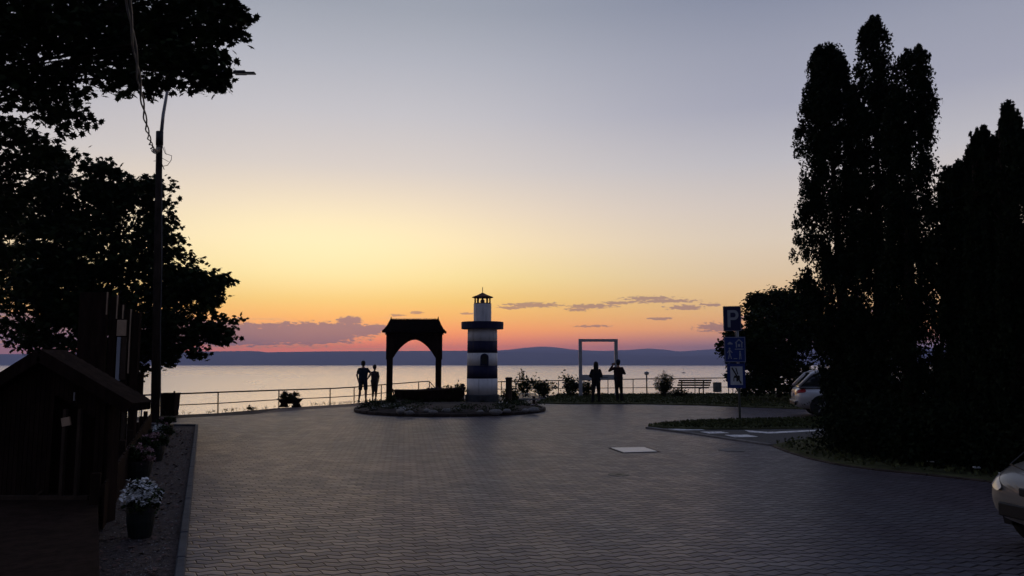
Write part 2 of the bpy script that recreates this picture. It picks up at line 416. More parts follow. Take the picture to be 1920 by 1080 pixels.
# gravel bed and kerb on the left
sheet('gravel_bed', [(kC.x,kC.y),(kA.x,kA.y),(kA.x-2.4,kA.y+.1),(kC.x-2.5,kC.y)], .016, 'gravel')
def kerbline(pts, wd=.1, h=.11, name='kerb', m='concrete'):
    b_ = MB()
    for a, c in zip(pts, pts[1:]):
        a = Vector(a); c = Vector(c); L = (c-a).length; k = max(1, int(L/1.0)); d = (c-a)/k
        ang = math.atan2(d.y, d.x)
        for i in range(k):
            mid = a+d*(i+.5); b_.box((mid.x, mid.y, h/2-.02+random.uniform(-.006,.006)), (d.length-.012, wd, h+.04), ang)
    return struct(b_.build(name, m, bevel=.01))
kerbline([kC.xy.to_3d(), kA.xy.to_3d(), (kA.x-2.3,kA.y+.1,0)], .075, .07, 'kerb', 'plinth')

def slab(name, poly, z1, m):
    b_ = MB(); b_.prism([(q.x,q.y) for q in poly], -.05, z1); return struct(b_.build(name, m, bevel=.03))
eb = [inset(i, .2) for i in range(2, n)]; eb = [q for q in eb if q.x > 1.2 and q.x < 40]
G1 = [gp(*q) for q in ((1004,757),(1060,758.5),(1200,758.5),(1320,761),(1440,766),(1520,769),(1700,776))]+[Vector((30,26,0)),Vector((42,27,0))]
slab('grass_verge', G1+list(reversed(eb)), .07, 'grass')
G2 = [gp(*q) for q in ((1213,802.5),(1240,798),(1290,794),(1390,790),(1550,787),(1900,783))]+[gp(*q) for q in ((1900,803),(1550,804),(1400,806.5),(1290,806.5))]
slab('grass_island', G2, .06, 'grass')
G3 = [gp(*q) for q in ((1447,837),(1480,850),(1520,862),(1570,873),(1640,883),(1740,893),(1850,905),(1990,925),(2300,980))]+[Vector((30,4,0)),Vector((40,16,0))]+[gp(*q) for q in ((1990,816),(1550,822),(1490,828))]
slab('grass_bank', G3, .045, 'grass')
kerbline([gp(*q) for q in ((1447,837),(1480,850),(1520,862),(1570,873),(1640,883),(1740,893),(1850,905),(1990,925))], .08, .035, 'grass_kerb', 'soil')
kerbline([gp(*q) for q in ((1213,804),(1300,815),(1380,827),(1447,837))], .12, .05)
sheet('side_road', [gp(*q).xy for q in ((1240,805),(1300,807.5),(1400,807.5),(1550,805),(1900,804),(1900,816),(1550,822),(1490,828),(1447,835),(1380,825),(1300,813))], .017, 'asphalt')
def marking(pts, z=.022):
    b_ = MB(); b_.add([gp(x,y).xy.to_3d()+Vector((0,0,z)) for x,y in pts], [tuple(range(len(pts)))])
    return b_
for q in (((1252,805.6),(1312,805.6),(1322,808),(1268,808.6)), ((1312,811),(1352,810.6),(1368,813.5),(1330,814.6)), ((1358,817),(1402,816.6),(1422,820.5),(1378,821.6))):
    struct(marking(q).build('crossing_stripe', 'paint'))
struct(marking(((1396,808),(1440,811.5),(1552,806.5),(1552,808.5),(1445,814.5),(1405,812))).build('road_line', 'paint'))
# covers set in the paving
mb = MB(); q = [gp(x,y) for x,y in ((1146,841.6),(1208,840.4),(1233,848.6),(1170,850.4))]
mb.prism([(v.x,v.y) for v in q], .0, .026)
tag(mb.build('access_cover', mat('pale_cover',(.62,.61,.57),.4,.12,6,spec=.6), bevel=.006), 'pale square metal access cover set flush in the paving', 'manhole cover')
mb = MB(); cc_ = sum(q, Vector())/4
mb.prism([((v-cc_)*1.14+cc_).xy[:] for v in q], .0, .019); struct(mb.build('cover_surround', 'soil'))
c0 = gp(1160,891.5)
t0 = thing('drain_cover', 'small dark cast iron drain cover in the paving', 'manhole cover', (c0.x,c0.y,.0))
MB().lathe([(.17,.0),(.17,.016),(.15,.018)], 20).build('rim', 'black', t0, bevel=.003)
MB().lathe([(.15,.0),(.15,.017),(.05,.018)], 20).build('lid', 'tyre', t0)
c0 = gp(1372,845.5)
t0 = tag(MB().lathe([(.26,.0),(.26,.018),(.24,.020)], 24, (c0.x,c0.y,0)).build('round_cover', 'concrete'), 'round concrete manhole cover near the corner of the grass bank', 'manhole cover')

# ------------------------------------------------------------------ far hills
def ridge(name, prof, D, depth, seed, amp):
    """prof: (px, py) of the crest; a real ridge with front and back slope"""
    xs = np.linspace(prof[0][0], prof[-1][0], 160); ys = np.interp(xs, [q[0] for q in prof], [q[1] for q in prof])
    vs = []; nR = 7
    for j in range(nR):
        f = j/(nR-1); h = math.sin(math.pi*min(1, f*1.15)/1.15*1.0)**.7 if f < .999 else 0
        for i, (x, y) in enumerate(zip(xs, ys)):
            hit = at(x, y, D); H = hit.z-LAKE
            k = noise.noise(Vector((i*.13, j*.8, seed)))*amp + noise.noise(Vector((i*.5, j*1.7, seed+4)))*amp*.4
            z = LAKE-2+(H+2)*max(0, math.sin(math.pi*f))**.8*(1+k*(0 if j == nR//2 else 1))
            yy = D+depth*(f-.5); vs.append((hit.x*yy/D, yy, z))
    nn = len(xs)
    fs = [(j*nn+i, j*nn+i+1, (j+1)*nn+i+1, (j+1)*nn+i) for j in range(nR-1) for i in range(nn-1)]
    b_ = MB(); b_.add(vs, fs); return struct(b_.build(name, 'hill', smooth=True))
ridge('near_hills', [(-400,662),(0,664),(200,662),(330,659.5),(420,658.5),(478,658),(500,660.5),(560,659.5),(640,658.6),(760,658),(880,657.5),(980,660),(1100,664),(1250,667),(1330,666),(1500,664),(2300,662)], 8200, 1500, 1.0, .15)
ridge('middle_hills', [(700,662),(850,661),(930,660),(990,657.5),(1060,657),(1110,658.5),(1180,661),(1260,662.5),(1330,662),(1400,659),(1600,657),(2300,658)], 9300, 1500, 5.0, .15)
ridge('far_hills', [(700,665),(900,659),(950,656),(985,652),(1018,649.5),(1045,651.5),(1080,656),(1130,658),(1180,656),(1212,653.5),(1240,654.8),(1275,659),(1310,656.5),(1345,654),(1400,656),(1500,655),(1700,652),(2300,655)], 10700, 1500, 9.0, .1)
ridge('wooded_point', [(1036,683),(1060,680),(1120,678.5),(1200,674),(1265,668.5),(1330,669),(1420,667),(1600,667),(2300,668)], 7600, 1000, 12.0, .2)

# haze
b_ = MB(); b_.box((0, 5800, 113.5), (34000, 12000, 275))
m = bpy.data.materials.new('haze_air'); m.use_nodes = True; nt = m.node_tree; nt.nodes.clear()
pv = nt.nodes.new('ShaderNodeVolumePrincipled'); pv.inputs['Color'].default_value = (.40,.50,1,1); pv.inputs['Density'].default_value = 1.5e-4
pv.inputs['Anisotropy'].default_value = 0.55
out = nt.nodes.new('ShaderNodeOutputMaterial'); nt.links.new(pv.outputs[0], out.inputs['Volume'])
hz = b_.build('haze', m); struct(hz, 'stuff')

# ------------------------------------------------------------------ lakeside railing
def railing(label, pts, mids=True, down=None):
    """pts: (px, y_top, y_base)"""
    base = [gp(x, yb) for x, yt, yb in pts]; tops = [at(x, yt, b.y) for (x,yt,yb), b in zip(pts, base)]
    o = base[len(base)//2]; r = thing('metal_railing', label, 'railing', o)
    tb = MB().tube([p-o for p in tops], .026, 8); tb.build('top_rail', 'rail', r, True)
    mp = [b.lerp(t_, .46)-o for b, t_ in zip(base, tops)]
    MB().tube(mp, .018, 8).build('middle_rail', 'rail', r, True)
    for (x, yt, yb), b, t_ in zip(pts, base, tops):
        MB().tube([b-o+Vector((0,0,-.3)), t_-o], .024, 8).build('post', 'rail', r, True)
    return r, base, tops, o
r1, b1, t1, o1 = railing('brown tube railing along the bank edge between the utility pole and the wooden arch',
        [(-260,762,806),(60,750,790),(205,743.5,784),(305,739.5,779),(409,735.5,774),(523,731.5,764.5),(619,728.5,759.3),(664,726,756.3),(715,721.5,750.5),(785,716,743),(805,715,741.5)])
# rail that drops down the bank steps
p0 = t1[-1]-o1; p1 = p0+Vector((.55,.9,-.75)); MB().tube([p0, p1, p1+Vector((0,0,-1))], .024, 8).build('stair_handrail', 'rail', r1, True)
railing('brown tube railing across the bank behind the picture frame and bench',
        [(900,716.5,741.5),(940,715.7,741.5),(990,714.8,741.3),(1047,713.5,741),(1095,712.6,741),(1140,711.6,741),(1187,710.8,741),(1245,710,740.6),(1303,709.2,740.4),(1366,708.6,740.2),(1374,708.5,740.2),(1430,708.5,740.5),(1490,709,741),(1560,709,742),(1640,709,743)])

# ------------------------------------------------------------------ flower bed
BC = Vector((-2.22, 27.75, 0)); BR = 3.30
b_ = MB(); b_.lathe([(BR-.04,-.05),(BR-.04,.09),(BR*.8,.2),(BR*.4,.25),(.05,.26)], 48, BC)
bed = struct(b_.build('bed_soil', 'soil', smooth=True))
b_ = MB()
for k in range(40):
    a = 6.28319*k/40; rr = BR+.07
    b_.box((BC.x+rr*math.cos(a), BC.y+rr*math.sin(a), .07+random.uniform(-.01,.012)), (.13, rr*.157-.02, .11), a)
tag(b_.build('bed_edging', 'soil', bevel=.02), 'ring of low grey edging blocks round the central flower bed', 'kerb ring')
# ground cover in bed
def sc(n, rmin, rmax, zlo=.14, zhi=.34):
    a = rng.uniform(0, 6.283, n); r = np.sqrt(rng.uniform(rmin**2, rmax**2, n))
    return np.stack([BC.x+r*np.cos(a), BC.y+r*np.sin(a), rng.uniform(zlo, zhi, n)], 1)
centres = sc(70, 1.2, 3.2, .15, .16); idx = rng.integers(0,70,9000)
P = centres[idx]+rng.normal(size=(9000,3))*np.array([.14,.14,.07])+np.array([0,0,.06]); P[:,2] = np.abs(P[:,2])
leaves('low_bedding_plants', P, .06, OVAL, 'bushleaf', None, .4)['kind'] = 'stuff'
for nm, mm, cnt, sd_ in (('white_bedding_flowers','petal_w',180,1),('pink_bedding_flowers','petal_k',260,2)):
    cs = sc(9, 1.8, 3.2, .25, .28)[rng.integers(0,9,cnt)]+rng.normal(size=(cnt,3))*np.array([.15,.15,.03])
    leaves(nm, cs, .05, OVAL, mm, None, 1.5)['kind'] = 'stuff'
stone0 = None
spots = [(752,771),(768,773),(800,770),(812,772),(838,770),(858,768),(868,763),(900,772),(930,772),(951,770),(934,757),(936,766),(985,769),(1000,768),(700,766)]
for k,(x,y) in enumerate(spots):
    c0 = gp(x,y+2,.14)
    me = MB().ball((0,0,0), 1, 10)
    for v in me.v:
        q = noise.noise(v*1.3+Vector((k*3,0,0)))*.35; v *= (1+q)
        v.x *= random.uniform(.93,1.07)
    o = me.build('edging_rock', 'stone', None, True)
    o.location = (c0.x,c0.y,.16); sz = random.uniform(.09,.15); o.scale = (sz*1.6, sz, sz*.7); o.rotation_euler = (0,0,random.uniform(0,3))
    tag(o, 'rounded pale rock lying among the bedding plants in the round flower bed', 'rock', 'rocks among the bedding plants')

# ------------------------------------------------------------------ lighthouse
LC = gp(904, 763.5); LY = LC.y
L = thing('model_lighthouse', 'small blue and white banded lighthouse with a lantern top in the flower bed', 'lighthouse', (LC.x, LY, 0))
pxm = LY/F*1.0
def zz(py): return at(904, py, LY).z
rB = 29*pxm; rT = 27.6*pxm
zs = [zz(617), zz(640), zz(662), zz(685.5), zz(709.5), zz(739)]
def rad(z): return rT+(rB-rT)*(zs[0]-z)/(zs[0]-zs[5])
MB().lathe([(rad(zs[5])+.05, .1),(rad(zs[5])+.05, zs[5]-.03),(rad(zs[5])+.0, zs[5])], 40).build('plinth', 'plinth', L, bevel=0)
names = [('white_band','white'),('navy_band','navy'),('white_band','white'),('navy_band','navy'),('white_band','white')]
for i, (nm, mm) in enumerate(names):
    MB().lathe([(rad(zs[i+1]), zs[i+1]),(rad(zs[i]), zs[i])], 48).build(nm, mm, L, True).data.polygons.foreach_set('use_smooth', [len(p.vertices)==4 for p in L.children[-1].data.polygons])
rG = 39.5*pxm
MB().lathe([(rG,zs[0]),(rG,zz(604))], 48).build('gallery_slab', 'navy', L, bevel=.008)
# arched window
wz0, wz1 = zz(685.2), zz(663); hwv = 7.6*pxm
arch = [(-hwv,wz0),(hwv,wz0)]+[(hwv*math.cos(a), wz1-hwv+hwv*math.sin(a)) for a in np.linspace(0, math.pi, 11)]
ax = 5*pxm
wnd = MB().xz([(x+ax,z) for x,z in arch], -rad(wz0)-.02, -rad(wz0)+.25).build('window_recess', 'navy', L)
MB().xz([((x)*.72+ax,(z-wz0)*.78+wz0+.05) for x,z in arch], -rad(wz0)-.028, -rad(wz0)-.022).build('window_pane', 'black', wnd)
# upper drum and lantern
zl0, zl1, ze = zz(603.9), zz(570), zz(557.5)
rU = 16.6*pxm; rE = 19.8*pxm
MB().lathe([(rU,zl0),(rU,zl1)], 40).build('upper_drum', 'white', L, bevel=.004)
MB().lathe([(rU*.98,zl1),(rU*.98,zl1+.03)], 24).build('lantern_floor', 'lanternwood', L)
for k in range(10):
    a = 6.28319*(k+.5)/10
    MB().box((rU*.88*math.cos(a), rU*.88*math.sin(a), (zl1+ze)/2), (.045,.045,ze-zl1), a).build('lantern_post', 'lanternwood', L)
MB().lathe([(rE,ze-.02),(rE,ze+.015),(rE*.45,zz(552.8)),(.03,zz(549)),(.012,zz(548.5))], 10).build('lantern_roof', 'lanternwood', L)
MB().tube([(0,0,zz(550)),(0,0,zz(538.5))], .014, 6).build('lightning_rod', 'cable', L)
MB().lathe([(.07,zl1+.03),(.09,zl1+.1),(.07,zl1+.17),(.02,zl1+.2)], 12).build('lamp_lens', 'lamp', L, True)

# ------------------------------------------------------------------ wooden arch with shingled roof
ac = gp(775.5, 759.5); AY = ac.y; pm = AY/F
Aq = thing('wooden_arch', 'tall dark wooden arch with a shingled saddle roof over the boat in the flower bed', 'arch gate', (ac.x, AY, 0))
def za(py): return at(775, py, AY).z
zp0 = za(672)
for s in (-1, 1):
    MB().box((s*45.5*pm, 0, za(630)/2+.05), (10.5*pm, .2, za(630)-.1)).build('post', 'darkwood', Aq, bevel=.015)
# arched board: outer rect with pointed arch opening
W2 = 51.8*pm; zt = za(622)
op = []
pts_arc = [(40.5,671.5),(38,668),(33,660),(27,652.5),(20,646),(12,640.3),(5,637.4),(0,637)]
Rr = [(x*pm, za(y)) for x,y in pts_arc]
Lf = [(-x,z) for x,z in reversed(Rr[:-1])]
b_ = MB(); arc = Rr+Lf
nA = len(arc)
for yy0, yy1 in ((-.13,-.1025),(.1025,.13)):
    vs = []
    for x,z in arc:
        vs.append((x,yy0,z)); vs.append((x*1.0 if abs(x)<W2 else x,yy0,zt))
    # strip between arch curve and the top edge
    for i in range(nA-1):
        (x0,z0),(x1,z1) = arc[i],arc[i+1]
        b_.xz([(x0,z0),(x1,z1),(x1,zt),(x0,zt)], yy0, yy1)
    for s in (-1,1):
        b_.xz([(s*Rr[0][0],Rr[0][1]),(s*W2,Rr[0][1]-.06),(s*W2,zt),(s*Rr[0][0],zt)], yy0, yy1)
b_.build('arched_board', 'darkwood', Aq)
MB().box((0,0,zt+.02), (W2*2+.14,.34,.09)).build('lintel', 'darkwood', Aq, bevel=.01)
MB().box((0,0,za(626.5)), (W2*2+.10,.30,.05)).build('carved_moulding', 'oldwood', Aq, bevel=.01)
# concave hipped roof
prof = [(58.5,622.5,.42),(54,618,.36),(50.5,612,.27),(47.5,605,.15),(45,599.5,.05)]
vs = []; 
for x,y,dy_ in prof:
    X_, z = x*pm, za(y); vs += [(-X_,-dy_,z),(X_,-dy_,z),(X_,dy_,z),(-X_,dy_,z)]
fs = [(i*4+k,i*4+(k+1)%4,(i+1)*4+(k+1)%4,(i+1)*4+k) for i in range(4) for k in range(4)]+[(3,2,1,0),(16,17,18,19)]
rf = MB().add(vs, fs).build('roof', 'shingle', Aq)
for s in (-1,1):       # shingle courses
    b_ = MB()
    for i in range(4):
        for kk in range(3):
            t_ = (kk+.2)/3; x = prof[i][0]+(prof[i+1][0]-prof[i][0])*t_; y = prof[i][1]+(prof[i+1][1]-prof[i][1])*t_; d_ = prof[i][2]+(prof[i+1][2]-prof[i][2])*t_
            cnt = int(2*x*pm/.09)
            for c_ in range(cnt):
                b_.box((-x*pm+(c_+.5)*2*x*pm/cnt+random.uniform(-.005,.005), s*(d_+.014), za(y)-.0), (.08,.02,.10+random.uniform(-.01,.01)), 0, s*.35)
    b_.build('shingles', 'shingle', rf)
b_ = MB(); cnt = 30
for k in range(cnt):
    b_.box((-44*pm+(k+.5)*88*pm/cnt, 0, za(599)+random.uniform(0,.012)), (.032,.06,.07))
b_.build('ridge_crest', 'darkwood', rf)
for s in (-1,1): MB().lathe([(.028,0),(.03,.03),(.014,.05),(.022,.075),(.004,.12)], 8, (s*44.2*pm,0,za(599))).build('finial', 'darkwood', rf)

# ------------------------------------------------------------------ boat planter
bc = gp(806, 764); pb = bc.y/F; bl = 66*pb
bt = thing('boat_planter', 'dark wooden rowing boat filled with purple flowers beneath the wooden arch', 'boat', (bc.x, bc.y, .12), R(4))
def zb(py): return at(806,py,bc.y).z-.12
vs=[]; stn=11
for i in range(stn):
    t_ = i/(stn-1); x = -bl+2*bl*t_
    wb = .48*(math.sin(math.pi*(.06+.9*t_)))**.55; hgt_ = zb(731.5)+ (.10*(t_-.0)**2) - .03*math.sin(math.pi*t_)
    xb = x*(.80)
    vs += [(x,-wb,hgt_),(x*.94,-wb*.86,hgt_*.5),(xb,-wb*.45,0),(xb,wb*.45,0),(x*.94,wb*.86,hgt_*.5),(x,wb,hgt_),(x*.98,wb*.8,hgt_-.04),(x*.98,-wb*.8,hgt_-.04)]
fs=[(i*8+k,i*8+(k+1)%8,(i+1)*8+(k+1)%8,(i+1)*8+k) for i in range(stn-1) for k in range(8)]+[tuple(range(7,-1,-1)),tuple(range((stn-1)*8,stn*8))]
MB().add(vs,fs).build('hull','darkwood',bt)
for s in (-1,1):
    MB().tube([Vector(vs[i*8+(0 if s<0 else 5)])+Vector((0,0,.01)) for i in range(stn)], .022, 6).build('gunwale','oldwood',bt)
MB().box((-bl-.0,0,zb(731.5)*.55),(.05,.06,zb(731.5)*1.12),0,0,-.2).build('stem_post','darkwood',bt)
P = np.stack([rng.uniform(-bl*.1,bl*.95,1500), rng.normal(0,.16,1500), zb(731)+np.abs(rng.normal(0,.05,1500))-.03],1)
pl_ = tag(leaves('boat_flowers', P, .07, OVAL, 'bushleaf', None, .5), 'low purple flowering plants growing inside the wooden boat', 'flowers')
pl_.location = bt.location; pl_.rotation_euler = bt.rotation_euler
leaves('purple_blooms', P[:420]+np.array([0,-.03,.03]), .05, OVAL, 'petal_p', pl_, 1.2)['kind'] = 'stuff'

# ------------------------------------------------------------------ timber posts in the bed
def stump(px, ytop, ybase, rpx, label):
    b0 = gp(px,ybase,.1); h = at(px,ytop,b0.y).z-.05; r = rpx*b0.y/F
    t_ = thing('timber_post', label, 'post', (b0.x,b0.y,.05))
    MB().lathe([(r*1.02,-.1),(r,h*.3),(r*.97,h*.8),(r,h-.03)], 14).build('shaft','oldwood',t_)
    MB().lathe([(r*1.12,h-.03),(r*1.12,h+.01),(r*.9,h+.035)], 14).build('cap','darkwood',t_)
stump(954,709,759,6,'thick wooden mooring post right of the lighthouse')
stump(867,721,752,3,'thin wooden mooring post left of the lighthouse')

# low plank bench at right end of bed
b0 = gp(986,757,.0); pq = b0.y/F
t_ = thing('plank_bench','low bench of two weathered planks beside the thick mooring post','bench',(b0.x,b0.y,.0))
for dy_, z in ((-.12,.2),(.2,.40)):
    MB().box((0,dy_,z),(40*pq,.24,.05)).build('plank','stone',t_,bevel=.01)
for s in (-1,1): MB().box((s*15*pq,.05,.15),(.12,.5,.3)).build('leg','oldwood',t_,bevel=.01)

# ------------------------------------------------------------------ bushes
def bush(name, label, px, ybase, wpx, hpx, nleaf, size, tmpl=OVAL, m='bushleaf', stems=9, zb_=.05, spread=1.0, cat='shrub', flower=None):
    b0 = gp(px,ybase); s = b0.y/F; W_=wpx*s/2; H_=hpx*s
    t_ = thing(name,label,cat,(b0.x,b0.y,zb_)); mb_=MB(); P=[]
    for k in range(stems):
        a=random.uniform(0,6.28); q=random.uniform(.1,1)**.7
        tip=Vector((math.cos(a)*W_*q*spread, math.sin(a)*W_*q*.8, H_*random.uniform(.45,1)*(1.05-.45*q)))
        pts=branch(mb_,(random.uniform(-.05,.05),random.uniform(-.05,.05),0),tip,.016,.005,5,.12,5)
        for _ in range(nleaf//stems):
            t0_=random.uniform(.25,1.03); i=min(int(t0_*5),4); p=pts[i].lerp(pts[i+1],min(1.0,t0_*5-i))
            P.append(p+Vector(np.array(rng.normal(size=3))*(.10*W_/.5*(1.15-.5*t0_)+.02)))
    mb_.build('stems','bark',t_)
    lf=leaves('foliage',P,size,tmpl,m,t_,.3)
    if flower: leaves('blooms',[p+Vector((0,-.03,.03)) for p in P if random.random()<.12],size*1.2,OVAL,flower,t_,1)
    return t_
bush('leafy_bush','spindly bush with long upright sprays beside the thick mooring post',984,746,46,52,900,.11,stems=7)
bush('leafy_bush','broad bush halfway between the plank bench and the picture frame',1020,745.5,50,44,1000,.13,stems=11)
bush('leafy_bush','rounded bush growing against the left leg of the picture frame',1068,744,50,50,800,.14,stems=12)
bush('leafy_bush','bush growing inside the foot of the picture frame',1100,744,42,40,900,.10,stems=10)
bush('tall_shrub','tall pointed shrub between the garden lamp and the bench',1246,746,36,54,1500,.17,stems=18,tmpl=BLADE)
bush('leafy_bush','low spreading bush at the foot of the bench',1272,745,40,13,500,.10,stems=12)
bush('leafy_bush','loose bush between the boat and the lighthouse',856,756,38,50,700,.10,stems=9)
bush('leafy_bush','dark bush wrapped round the thick mooring post',956,760,38,34,1500,.09,stems=16)
bush('leafy_bush','small green bush at the left post of the wooden arch',731,768,24,34,1700,.07,stems=18)
bush('leafy_bush','small low bush between the left arch post and the boat',744,757,20,20,260,.09,stems=6)
bush('leafy_bush','low trailing plant at the left tip of the flower bed',702,768,40,13,700,.08,stems=12)
bush('leafy_bush','tiny weed clump on the bank edge left of the trough planter',469,771,16,8,120,.06,stems=6)
# weeds along the edge
P=[];
for x in list(rng.uniform(330,700,55))+list(rng.uniform(1010,1350,90)):
    ip=np.interp(x,[q[0] for q in edge_px],[q[1] for q in edge_px]); b0=gp(x,ip)
    for _ in range(4): P.append(b0+Vector((random.gauss(0,.05),random.uniform(-.15,.1),random.uniform(.03,.12))))
leaves('bank_weeds',P,.13,BLADE,'blade',None,0.0,(0,0,1))['kind']='stuff'
P=[]
def inpoly(x,y,poly):
    c_=False; j_=len(poly)-1
    for i in range(len(poly)):
        if (poly[i].y>y)!=(poly[j_].y>y) and x<(poly[j_].x-poly[i].x)*(y-poly[i].y)/(poly[j_].y-poly[i].y)+poly[i].x: c_=not c_
        j_=i
    return c_
for G,cnt in ((G1+list(reversed(eb)),26000),(G2,12000),(G3,14000)):
    xs=[q.x for q in G]; ys=[q.y for q in G]; k=0
    while k<cnt:
        x=random.uniform(min(xs),min(max(xs),24)); y=random.uniform(min(ys),max(ys))
        if inpoly(x,y,G): P.append((x,y,.09+random.uniform(0,.02))); 
        k+=1
leaves('grass_tufts',P,.07,[(-.3,-.5),(.3,-.5),(.45,.45),(.12,.0),(0,.5),(-.15,.05),(-.4,.4)],'blade',None,0.0,(0,0,1))['kind']='stuff'

# ------------------------------------------------------------------ picture frame
b0=gp(1122.5,745); fs_=b0.y/F; FY=b0.y
fr=thing('picture_frame','large standing white frame for photographs with a lettered lower board','picture frame',(b0.x,FY,.0))
def zf(py): return at(1122,py,FY).z
hw=36.5*fs_; wleg=6.2*fs_
for s in (-1,1):
    xx=s*(hw-wleg/2); MB().box((xx,0,zf(638)/2),(wleg*.42,.12,zf(638))).build('upright','whitemetal',fr,bevel=.008)
    MB().box((xx-wleg*.36,-.0,zf(640)/2),(wleg*.28,.15,zf(640)-.02)).build('edge_strip','whitemetal',fr,bevel=.005)
    MB().box((xx+wleg*.36,-.0,zf(640)/2),(wleg*.28,.15,zf(640)-.02)).build('edge_strip','whitemetal',fr,bevel=.005)
MB().box((0,0,zf(638.2)),(hw*2,.16,5.2*fs_)).build('top_bar','whitemetal',fr,bevel=.008)
lb=MB().box((0,0,zf(707.5)),((hw-wleg)*2,.06,9.6*fs_)).build('lower_board','whitemetal',fr,bevel=.005)
b_=MB(); x=5*fs_; 
for wd in (2.6,.8,.8,.9,.7,.9,.8,.8,.7,.9):
    b_.box((x+wd*fs_/2,-.033,zf(707.6)),(wd*fs_*.8,.004,(3.2 if wd>2 else random.uniform(1.2,2.0))*fs_)); x+=(wd+.25)*fs_
b_.build('lettering','black',lb)

# ------------------------------------------------------------------ garden lamp, bench, bin
b0=gp(1213,742); s=b0.y/F
t_=thing('garden_lamp','short dark post lamp with a pale mushroom globe by the railing','lamp',(b0.x,b0.y,0))
h=at(1213,703,b0.y).z
MB().tube([(0,0,0),(0,0,h)],.035,10).build('post','black',t_,True)
MB().lathe([(.09,0),(.07,.05),(.04,.09)],12).build('base','black',t_)
MB().lathe([(.06,h),(.12,h+.03),(.13,h+.08),(.10,h+.14),(.02,h+.17)],16).build('globe','lamp',t_,True)
MB().lathe([(.135,h+.10),(.11,h+.15),(.02,h+.19)],16).build('cap','galv',t_,True)
b0=gp(1299,741.5); s=b0.y/F
t_=thing('park_bench','slatted dark bench facing the lake behind the grass verge','bench',(b0.x,b0.y-.2,.05))
def zn(py): return at(1299,py,b0.y).z-.05
for k,y in enumerate((713,717.3,721.8)):
    MB().box(((1.5-k*1.0)*s,-.22+.05*k,zn(y)),(60.5*s,.04,3.0*s)).build('back_slat','bench',t_,bevel=.006)
for k in range(3):
    MB().box((-3*s,.0+.14*k,zn(727)),(63*s,.11,.055)).build('seat_slat','bench',t_,bevel=.006)
for x in (-23,17):
    MB().tube([(x*s,-.24,zn(712)),(x*s,-.1,zn(726)),(x*s,-.14,-.02)],.034,6).build('back_leg','bench',t_)
    MB().tube([(x*s-.1,-.05,zn(728)),(x*s-.1,.34,zn(728)),(x*s-.1,.40,-.02)],.034,6).build('front_leg','bench',t_)
b0=gp(1343.5,741.5); s=b0.y/F
t_=thing('waste_bin','grey slatted litter bin on two legs right of the bench','waste bin',(b0.x,b0.y-.2,.05))
MB().lathe([(.17,.14),(.2,.2),(.215,.62),(.19,.62)],16).build('basket','galv',t_)
b_=MB()
for k in range(18):
    a=6.283*k/18; b_.box((.215*math.cos(a),.215*math.sin(a),.38),(.012,.045,.48),a)
b_.build('slats','stone',t_)
for s_ in (-1,1): MB().tube([(s_*.16,.05,-.05),(s_*.16,.05,.3)],.016,6).build('leg','galv',t_)
MB().lathe([(.225,.61),(.23,.64),(.2,.65)],16).build('rim','black',t_)

# ------------------------------------------------------------------ trough planter on the promenade
b0=gp(543.5,763.5); s=b0.y/F
t_=thing('trough_planter','boat shaped dark planter trough of plants standing by the railing','planter',(b0.x,b0.y,0))
def zt_(py): return at(543,py,b0.y).z
vs=[]
for x,wy in ((-24,.05),(-19,.2),(0,.25),(19,.2),(24,.05)):
    k=1 if abs(x)<20 else .8
    up=zt_(748.5)+(.03 if abs(x)>20 else 0)
    vs+=[(x*s,-wy,up),(x*s*.68,-wy*.6,zt_(757)),(x*s*.68,wy*.6,zt_(757)),(x*s,wy,up)]
fsx=[(i*4+k,i*4+(k+1)%4,(i+1)*4+(k+1)%4,(i+1)*4+k) for i in range(4) for k in range(4)]+[(3,2,1,0),(16,17,18,19)]
MB().add(vs,fsx).build('trough','darkwood',t_)
for x in (-11,12): MB().xz([(x*s-.16,0),(x*s+.16,0),(x*s+.09,zt_(757)+.02),(x*s-.09,zt_(757)+.02)],-.14,.14).build('leg','darkwood',t_,bevel=.01)
pt=thing('trough_plants','bushy plants with two rounded tops growing in the trough planter','plant',(b0.x,b0.y,zt_(749)))
P=np.concatenate([clumpcloud((-9*s,0,.10),(.27,.14,.19),1100,14,.3),clumpcloud((9*s,0,.13),(.25,.14,.20),1100,14,.3),clumpcloud((0,0,.02),(.4,.15,.08),500,14,.3)])
leaves('foliage',P,.065,OVAL,'bushleaf',pt,.3)
mb_=MB()
for k in range(14):
    a=random.uniform(-20,20)*s; branch(mb_,(a*.7,0,-.05),(a+random.gauss(0,.05),random.gauss(0,.06),random.uniform(.15,.27)),.006,.003,3,.2,4)
mb_.build('stems','bark',pt)

# ------------------------------------------------------------------ traffic signs
b0=gp(1388.5,793); SY=b0.y; s=SY/F
sp=thing('sign_post','grey post carrying three blue traffic signs on the grass island','sign post',(b0.x,SY,.0))
def zs_(py): return at(1385,py,SY).z
MB().tube([(0,.05,0),(0,.05,zs_(600))],.034,10).build('pole','galv',sp,True)
MB().tube([(-.06,.05,zs_(640)),(-.06,.05,zs_(608))],.014,8).build('bracket','galv',sp,True)
rz=R(-14)
def plate(name,px,y0,y1,wpx,m,label):
    e=bpy.data.objects.new(name,None); C.objects.link(e); e.parent=sp; e['label']=label
    e.location=((px-1388.5)*s,-.0,(zs_(y0)+zs_(y1))/2); e.rotation_euler=(0,0,rz)
    h_=(zs_(y0)-zs_(y1)); w_=wpx*s/math.cos(rz)
    MB().box((0,0,0),(w_,.014,h_)).build('plate',m,e,bevel=.004)
    return e,w_,h_
